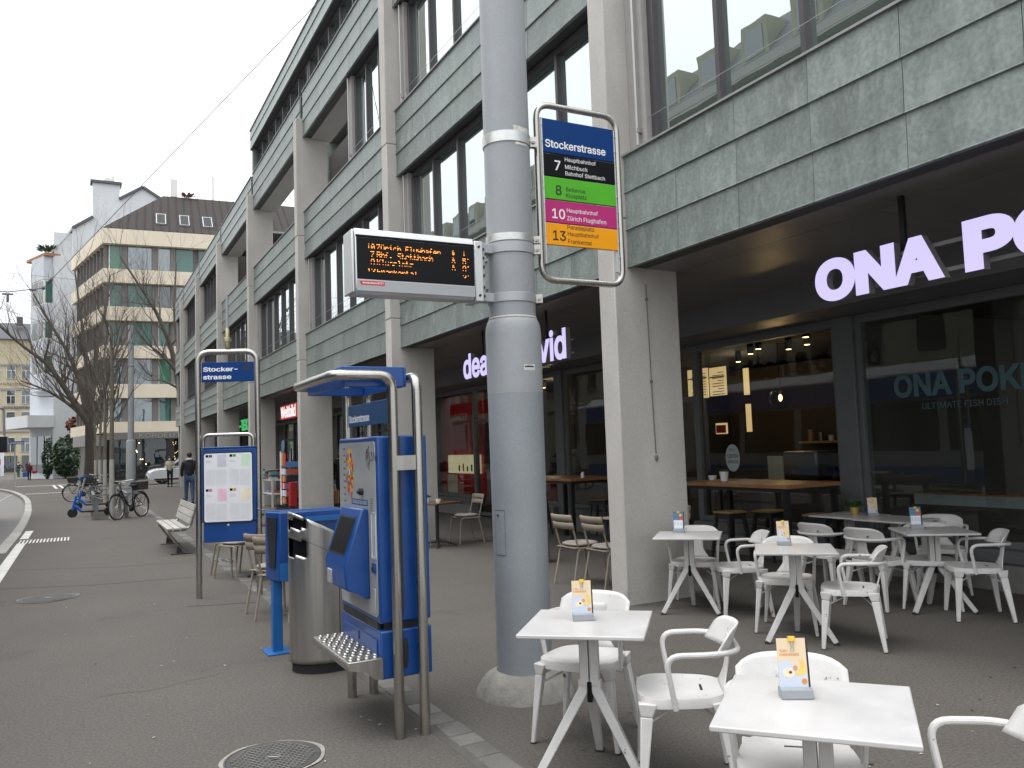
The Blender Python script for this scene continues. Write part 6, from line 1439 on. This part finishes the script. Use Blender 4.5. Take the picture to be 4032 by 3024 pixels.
big_tree('big bare tree with spreading limbs in front of the cream banded building', (.61,58,0), [(.62,58,-.1),(.60,58,1.8),(.56,58,3.4),(.52,58,4.2)],
  [([D(.5,3.9,58),D(-.12,4.98,57.6),D(-1.0,6.4,57.2),D(-1.7,7.55,57),D(-3.1,8.6,56.5),D(-4.4,9.9,56)],.22,2), ([D(.5,4.0,58),D(.1,6.2,58.4),D(-.5,8.2,58.8),D(-1.6,10.2,59),D(-2.6,12.2,59.2)],.19,2), ([D(.52,4.1,58),D(.75,6.5,58),D(.95,9.0,58.3),D(1.5,11.5,58.6),D(1.7,13.6,58.8)],.2,2),
   ([D(.52,4.1,58),D(.4,7,57.2),D(.1,10,56.6),D(-.3,13.2,56.2)],.17,2), ([D(.52,4.1,58),D(1.3,5.8,57.2),D(1.9,8,56.6),D(2.6,10.5,56.3)],.16,2), ([D(.52,4.0,58),D(-.5,5.2,59),D(-1.9,6.2,59.6),D(-3.3,6.8,60)],.14,2)], 11)
big_tree('bare tree whose limbs reach out from behind the office block', (6.7,62,0), [(6.7,62,-.1),(6.6,62,2.5),(6.4,62,5)],
  [([D(6.4,5,62),D(6.0,7.7,62),D(5.58,9.67,61.8),D(4.7,11.75,61.6),D(4.1,12.7,61.4),D(2.4,15.4,61.2)],.22,2), ([D(6.4,5,62),D(6.2,9,62.4),D(5.9,12.2,62.6),D(6.1,15.5,62.8)],.18,2), ([D(6.1,7.5,62),D(5.2,8.6,61.4),D(4.2,9.3,61),D(3.2,10.6,60.8)],.13,2), ([D(6.1,6.5,62),D(5.0,7.0,61),D(4.0,6.9,60.6)],.09,2)], 23, rt=.3)
def young_tree(i, x, y, label, h, seed):
    t = E('young_tree', label, 'tree', (x,y,0), 'slim young street trees with whitewashed trunks')
    q = random.Random(seed); lean = q.uniform(-.012,.012)
    b = MB(); b.tube([(x,y,-.02),(x+lean,y,.8),(x+lean*2,y,1.66)], [.075,.068,.064], 12); O('painted_trunk', b, 'trunk_paint', t)
    b = MB(); b.tube([(x+lean*2,y,1.655),(x+lean*3,y,2.6),(x+lean*6+.02,y,3.6),(x+lean*9,y,4.7),(x+lean*10,y,h*.72)], [.064,.058,.05,.038,.02], 10, cap=False); O('trunk', b, 'bark_young', t)
    b = MB()
    for k in range(13):
        z = 2.7+(h*.72-2.7)*k/12; a = q.random()*6.28; el = R(q.uniform(42,70)); d = Vector((math.cos(a)*math.cos(el), math.sin(a)*math.cos(el), math.sin(el)))
        grow(b, Vector((x+lean*6,y,z)), d, .022*(1.2-k/20), q.uniform(.8,1.3)*h/7, 3, q, 0, bend=.35, upb=.25)
    O('crown', b, 'twig', t)
for i, (x, y, h, lab) in enumerate(((.80,25.75,7.4,'slim bare tree with whitewashed trunk, nearest of the row, beside the bicycle'),(.86,35,8,'slim bare tree with whitewashed trunk, second of the row'),(.80,41.3,8,'slim bare tree with whitewashed trunk, third of the row'),(.80,52,8,'slim bare tree with whitewashed trunk, farthest of the row'))): young_tree(i, x, y, lab, h, 40+i)
# tree guards
mat('guard_steel', (.20,.21,.21), .55, metal=.4, var=.15)
for (y, lab) in ((25.9,'grey steel hoop guard around the nearest young tree'),(34.6,'grey steel hoop guard around the second young tree')):
    t = E('tree_guard', lab, 'tree guard', (.8,y,0), 'steel guards around the young trees')
    for xx in (.42,1.17):
        for yy in (y,y+4.2): b = MB(); b.box(xx-.045,xx+.045,yy-.05,yy+.05,-.01,.62); O('post', b, 'guard_steel', t, bevel=.006)
    for xx in (.36,1.23): b = MB(); b.box(xx-.03,xx+.03,y-.1,y+4.3,.62,.66); O('rail', b, 'guard_steel', t)
    for yy in (y-.06,y+4.26): b = MB(); b.box(.2,1.5,yy-.03,yy+.03,.662,.70); O('cross_rail', b, 'guard_steel', t)
    b = MB(); b.box(.3,1.3,y-.2,y+4.4,.004,.006); O('tree_pit', b, 'soil', t)
# grey mast further down
fp = E('street_mast', 'stout grey steel mast with collar behind the black bicycle', 'pole', (1.94,38.86,0))
b = MB(); b.lathe([(.20,0),(.19,2.38),(.17,2.45),(.125,2.47),(.115,7.4)], (1.94,38.86,0), 24); O('shaft', b, 'pole_paint', fp)
b = MB(); b.lathe([(.13,6.6),(.14,6.62),(.14,6.72),(.13,6.74)], (1.94,38.86,0), 20); b.lathe([(.125,5.6),(.135,5.62),(.135,5.68),(.125,5.7)], (1.94,38.86,0), 20); O('band', b, 'pole_paint_low', fp)
# street name post
sp_ = E('street_name_sign', 'small blue street name plate on a thin grey post at the corner', 'sign', (-4.0,67.3,0))
b = MB(); b.cyl((-4.0,67.3,0), .05, 3.05, 10); O('post', b, 'pole_paint', sp_); b = MB(); b.box(-4.33,-3.45,67.2,67.24,2.95,3.16); pn = O('plate', b, 'sign_blue', sp_); text('Christinastrasse', (.8,.14), (-4.28,67.199,2.985), RX, RZ, 'white_print', pn, depth=.004)
# shrubs in front of the white building
def shrub(name, x, y, rx, rz_, label, seed, m_='leaf_dark', n=900, z0=.0, L=.22):
    t = E(name, label, 'shrub', (x,y,0)); q = random.Random(seed); b = MB()
    for i in range(n):
        v = Vector((q.gauss(0,1),q.gauss(0,1),q.gauss(0,1))).normalized()*q.uniform(.55,1.0)**.6; 
        c = Vector((x+v.x*rx,y+v.y*rx,z0+rz_*(.5+v.z*.5))); a = Vector((q.uniform(-1,1),q.uniform(-1,1),q.uniform(-1,1))).normalized(); o_ = a.orthogonal().normalized()
        l_ = L*q.uniform(.6,1.2); b.add([c-a*l_/2, c+o_*l_*.3, c+a*l_/2, c-o_*l_*.3], [(0,1,2,3)])
    O('foliage', b, m_, t, smooth=0); b = MB(); b.tube([(x,y,-.02),(x,y,rz_*.6)], [.08,.04], 8); O('stem', b, 'bark', t)
mat('leaf_rust', (.16,.06,.03), .7, var=.4, scale=4)
shrub('clipped_shrub', -.9, 89.5, 1.5, 4.2, 'round clipped evergreen shrub against the white wall', 3, n=1500, L=.4); shrub('shrub', .9, 84, 1.4, 4.4, 'looser green shrub right of the round clipped one', 4, 'leaf', n=900, L=.4); shrub('shrub', -.3, 88, .9, 1.6, 'rust coloured shrub rising above the clipped one', 5, 'leaf_rust', n=400, z0=4.2, L=.4); shrub('hedge_plant', -2.7, 91.0, .5, 4.0, 'slim dark shrub by the glass shopfront of the white building', 6, n=500, L=.35); shrub('low_shrub', 6.0, 51.8, .45, .6, 'low yellowish shrub beside the end column', 7, 'leaf', n=250, L=.14)

# ------------------------------------------------------------------ overhead wires
mat('wire', (.12,.12,.125), .6)
t = E('overhead_wire', 'thin span wire slanting from the office roof down to the tram contact line', 'wire', (4.9,18.2,12.1))
P0_ = Vector((4.9,18.2,12.1)); P1_ = Vector((-1.05,30,7.2))
b = MB(); b.tube([P0_, P1_], .010, 6); O('span', b, 'wire', t); b = MB(); b.tube([P1_+(P0_-P1_).normalized()*.6, P1_+(P0_-P1_).normalized()*.35], .045, 8); b.ball(tuple(P1_), .06, 8, 6); O('insulator', b, 'wire', t)
t = E('contact_line', 'tram contact line with hangers entering from the left edge', 'wire', (-2.1,30,7))
b = MB(); b.tube([P1_,(-2.02,30,7.02),(-4.5,30,7.15)], .016, 6); b.tube([(-5,29,6.75),(-2.9,29.6,6.7),(-1.0,31,6.2),(3.0,45,5.6)], .007, 5); b.tube([(-6,34,8.6),(0.1,34,8.3),(6,53,10.2)], .006, 5); O('lines', b, 'wire', t, kind='stuff'); b = MB(); b.bx((-2.02,30,6.95),(.3,.05,.05)); b.bx((-2.02,30,6.82),(.07,.07,.24)); b.ball((-1.35,30,7.13),(.12,.04,.04),8,6); O('hanger', b, 'wire', t, kind='stuff')
# ------------------------------------------------------------------ people
mat('skin', (.50,.31,.23), .6, var=.08); mat('hair_dark', (.03,.022,.018), .7, var=.2); mat('hair_fair', (.30,.17,.08), .7, var=.2); mat('cloth_black', (.015,.015,.017), .85, var=.2, bump=.3, bscale=60); mat('cloth_jeans', (.05,.09,.16), .85, var=.2, scale=12); mat('cloth_cream', (.42,.39,.32), .85, var=.1); mat('cloth_wine', (.10,.012,.018), .85, var=.2); mat('cloth_green', (.02,.10,.09), .85, var=.15); mat('cloth_navy', (.02,.025,.045), .85, var=.2); mat('mask_blue', (.55,.66,.75), .8); mat('scarf_white', (.55,.55,.6), .85, var=.1); mat('paper_bag', (.42,.22,.11), .8, var=.12); mat('bag_red', (.45,.03,.08), .6)
def skinned(name, verts, edges, rad, m_, parent, sub=2):
    me = bpy.data.meshes.new(name); me.from_pydata(verts, edges, []); me.materials.append(MATS[m_])
    o = bpy.data.objects.new(name, me); COL.objects.link(o); o.parent = parent
    o.modifiers.new('skin', 'SKIN'); sk = me.skin_vertices[0].data
    for i, r_ in enumerate(rad): sk[i].radius = r_ if isinstance(r_, tuple) else (r_, r_)
    sk[0].use_root = True; o.modifiers['skin'].use_smooth_shade = True
    s = o.modifiers.new('sub', 'SUBSURF'); s.levels = sub; s.render_levels = sub
    return o
def person(label, loc, rz, h=1.75, top='cloth_black', legs='cloth_jeans', hair='hair_dark', stride=.14, arms=((.06,0),(-.06,0)), coat=False, mask=False, scarf=None, hold=None, longhair=False):
    """figure facing local +X; arms = ((swing, bend) left, right)"""
    t = E('person', label, 'person', (0,0,0), None); k = h/1.75
    V = lambda x, y, z: (x*k, y*k, z*k)
    def leg(s_, f):
        return [V(0,.09*s_,.90), V(f*.45+.02,.095*s_,.50), V(f,.10*s_,.085), V(f+.13,.11*s_,.045)]
    def arm(s_, sw, bd):
        sh_ = V(0,.185*s_,1.43); el = V(sw*.9-.02,.235*s_,1.15); wr = V(sw*.9+bd*.24+sw*.5,.235*s_-.05*s_*(bd > .3),.93+bd*.20); return [sh_, el, wr]
    def hand(wr, el):
        w = Vector(wr); d = (w-Vector(el)).normalized(); s_ = d.orthogonal().normalized(); return w, d, s_
    vs = [V(0,0,.94), V(0,0,1.10), V(0,0,1.28), V(.0,0,1.42), V(.01,0,1.50), V(.02,0,1.565), V(.03,0,1.65), V(.025,0,1.72), V(.125,0,1.635)]; ed = [(0,1),(1,2),(2,3),(3,4),(4,5),(5,6),(6,7),(6,8)]; rd = [(.125*k,.15*k),(.11*k,.14*k),(.12*k,.165*k),(.10*k,.13*k),.052*k,(.062*k,.058*k),(.098*k,.075*k),(.07*k,.06*k),.012*k]
    def addc(chain, r_, root):
        i0 = len(vs); vs.extend(chain); rd.extend(r_); ed.append((root, i0)); ed.extend((i0+i, i0+i+1) for i in range(len(chain)-1)); return len(vs)-1
    L1, L2 = leg(1, stride), leg(-1, -stride); A1, A2 = arm(1, *arms[0]), arm(-1, *arms[1])
    addc(L1, [.085*k,.058*k,.042*k,.038*k], 0); addc(L2, [.085*k,.058*k,.042*k,.038*k], 0)
    for A_, s_ in ((A1,1),(A2,-1)):
        e = addc(A_, [.055*k,.042*k,.03*k], 3); w, d, sd_ = hand(A_[2], A_[1])
        pm = addc([tuple(w+d*.07*k)], [(.018*k,.036*k)], e)
        for f in range(4): o_ = Vector((.012+.0*f, 0, 0)); base = w+d*.085*k+Vector((1,0,0))*(.03-.02*f)*k; addc([tuple(base), tuple(base+d*(.075-.006*abs(f-1))*k-Vector((0,s_*.012,0))*k)], [.009*k,.007*k], pm)
        addc([tuple(w+d*.05*k+Vector((.045,0,0))*k), tuple(w+d*.095*k+Vector((.055,0,0))*k)], [.010*k,.008*k], pm)
    skinned('body', vs, ed, rd, 'skin', t)
    # clothes
    jz = .74 if coat else .90
    jv = [V(0,0,jz), V(0,0,1.05), V(0,0,1.28), V(0,0,1.42), V(.01,0,1.485)]; je = [(0,1),(1,2),(2,3),(3,4)]; jr = [(.15*k,.185*k),(.145*k,.175*k),(.15*k,.195*k),(.115*k,.15*k),.07*k]
    for A_ in (A1, A2):
        i0 = len(jv); A_w = [Vector(A_[0]), Vector(A_[1]), Vector(A_[2])]; jv.extend(tuple(p) for p in A_w); jr.extend([.078*k,.064*k,.05*k]); je += [(3,i0),(i0,i0+1),(i0+1,i0+2)]
    skinned('jacket', jv, je, jr, top, t)
    tv = [V(0,0,.93)]; te = []; trr = [(.13*k,.155*k)]
    for L_ in (L1, L2):
        i0 = len(tv); tv.extend(L_[:3]); trr.extend([.095*k,.072*k,.055*k]); te += [(0,i0),(i0,i0+1),(i0+1,i0+2)]
    skinned('trousers', tv, te, trr, legs, t)
    for L_ in (L1, L2):
        b = MB(); a = Vector(L_[2]); b.ball((a.x+.06*k, a.y, .05*k), (.14*k,.052*k,.05*k), 12, 8); O('shoe', b, 'cloth_black', t)
    b = MB(); b.ball(V(.005,0,1.685), (.108*k,.088*k,.095*k), 14, 10)
    if longhair: b.ball(V(-.05,0,1.60), (.075*k,.10*k,.16*k), 12, 8)
    O('hair', b, hair, t)
    b = MB()
    for s_ in (1,-1): b.ball(V(.118,.032*s_,1.645), .011*k, 8, 6)
    O('eyes', b, 'black_print', t, kind='stuff')
    b = MB(); b.ball(V(.112,0,1.585),(.012*k,.028*k,.006*k),8,6); O('mouth', b, 'bag_red', t)
    for s_ in (1,-1): b = MB(); b.ball(V(.02,.082*s_,1.64),(.022*k,.012*k,.032*k),8,6); O('ear', b, 'skin', t)
    if mask: b = MB(); b.ball(V(.085,0,1.595),(.058*k,.068*k,.052*k),14,10); O('face_mask', b, 'mask_blue', t)
    if scarf: b = MB(); b.tube([V(.0+.10*math.cos(6.28*i/16),.095*math.sin(6.28*i/16),1.51-.02*math.cos(6.28*i/16)) for i in range(16)], .035*k, 8, closed=True); O('scarf', b, scarf, t)
    t.location = loc; t.rotation_euler = (0,0,rz); return t, A1, A2
person('person in black jacket and blue jeans walking away beside the timetable', (3.45,31.4,0), R(88), 1.80, 'cloth_black', 'cloth_jeans', scarf='scarf_white', stride=.12, arms=((.05,0),(-.07,0)))
person('person in cream jacket and face mask walking towards us at the end column', (4.55,50.8,0), R(-100), 1.70, 'cloth_cream', 'cloth_black', mask=True, longhair=True, stride=.10, arms=((.06,.9),(.05,.9)))
person('person in wine red coat walking away near the white building', (-4.15,89.5,0), R(80), 1.68, 'cloth_wine', 'cloth_black', 'hair_fair', coat=True, longhair=True, stride=.12)
person('person in dark jacket and green trousers far down the street', (-6.35,113,0), R(60), 1.78, 'cloth_navy', 'cloth_green', stride=.05, arms=((.5,.6),(.4,.5)))
person('person in dark clothes at the far left edge of the street', (-8.6,122,0), R(-90), 1.75, 'cloth_navy', 'cloth_black', stride=.1)
person('person in black standing behind the green trousered one', (-9.5,152,0), R(120), 1.78, 'cloth_black', 'cloth_black', stride=.1)
pt, a1, a2 = person('person in black coat with a paper bag, mostly hidden by the ticket machine', (6.05,21.2,0), R(85), 1.72, 'cloth_black', 'cloth_black', coat=True, stride=.1, arms=((.0,0),(.02,0)))
M_ = pt.rotation_euler.to_matrix(); w = M_ @ Vector(a1[2])+pt.location; w = Vector((5.83,21.2,.83))
bg_ = E('paper_bag', 'brown paper shopping bag held by the person behind the ticket machine', 'bag', (w.x,w.y,.35))
b = MB(); b.prism([(w.x-.13,w.y-.06,.32),(w.x+.13,w.y-.06,.32),(w.x+.13,w.y-.06,.66),(w.x-.13,w.y-.06,.66)], (0,.12,0)); O('bag_body', b, 'paper_bag', bg_, bevel=.006)
for s_ in (-.05,.05): b = MB(); b.tube(rpath([(w.x-.05,w.y+s_,.66),(w.x-.03,w.y+s_*.5,.82),(w.x+.03,w.y+s_*.5,.82),(w.x+.05,w.y+s_,.66)], .03, 4), .006, 6); O('bag_handle', b, 'paper', bg_)
hb = E('hand_bag', 'bright red hand bag carried by the person in the wine red coat', 'bag', (-3.75,89.4,.6))
b = MB(); b.ball((-3.75,89.4,.78),(.2,.1,.17),12,8); O('bag_body', b, 'bag_red', hb); b = MB(); b.tube([(-3.85,89.4,.9),(-3.78,89.4,1.02),(-3.68,89.4,.9)], .012, 6); O('bag_handle', b, 'bag_red', hb)
# crates and market stand at the far corner
b = MB(); b.box(-9.6,-8.2,118,118.5,.1,3.2); o = O('poster_column', b, 'card_white', None, 'tall board of coloured posters at the far left of the street', 'poster board', bevel=.02)
for i, (z0, z1, m_) in enumerate(((2.3,3.1,'sign_green'),(1.5,2.2,'card_red'),(.3,1.4,'p_grey'))): b = MB(); b.box(-9.4+.3*i,-8.6+.1*i,117.94,117.99,z0,z1); O('poster', b, m_, o)
b = MB(); b.box(-5.9,-5.2,112.5,113.2,.0,.55); O('blue_crate', b, 'blue', None, 'blue crate standing on the far pavement', 'crate', bevel=.02)
# tidy: no helper properties left behind
for o in bpy.data.objects:
    if '_at' in o: del o['_at']
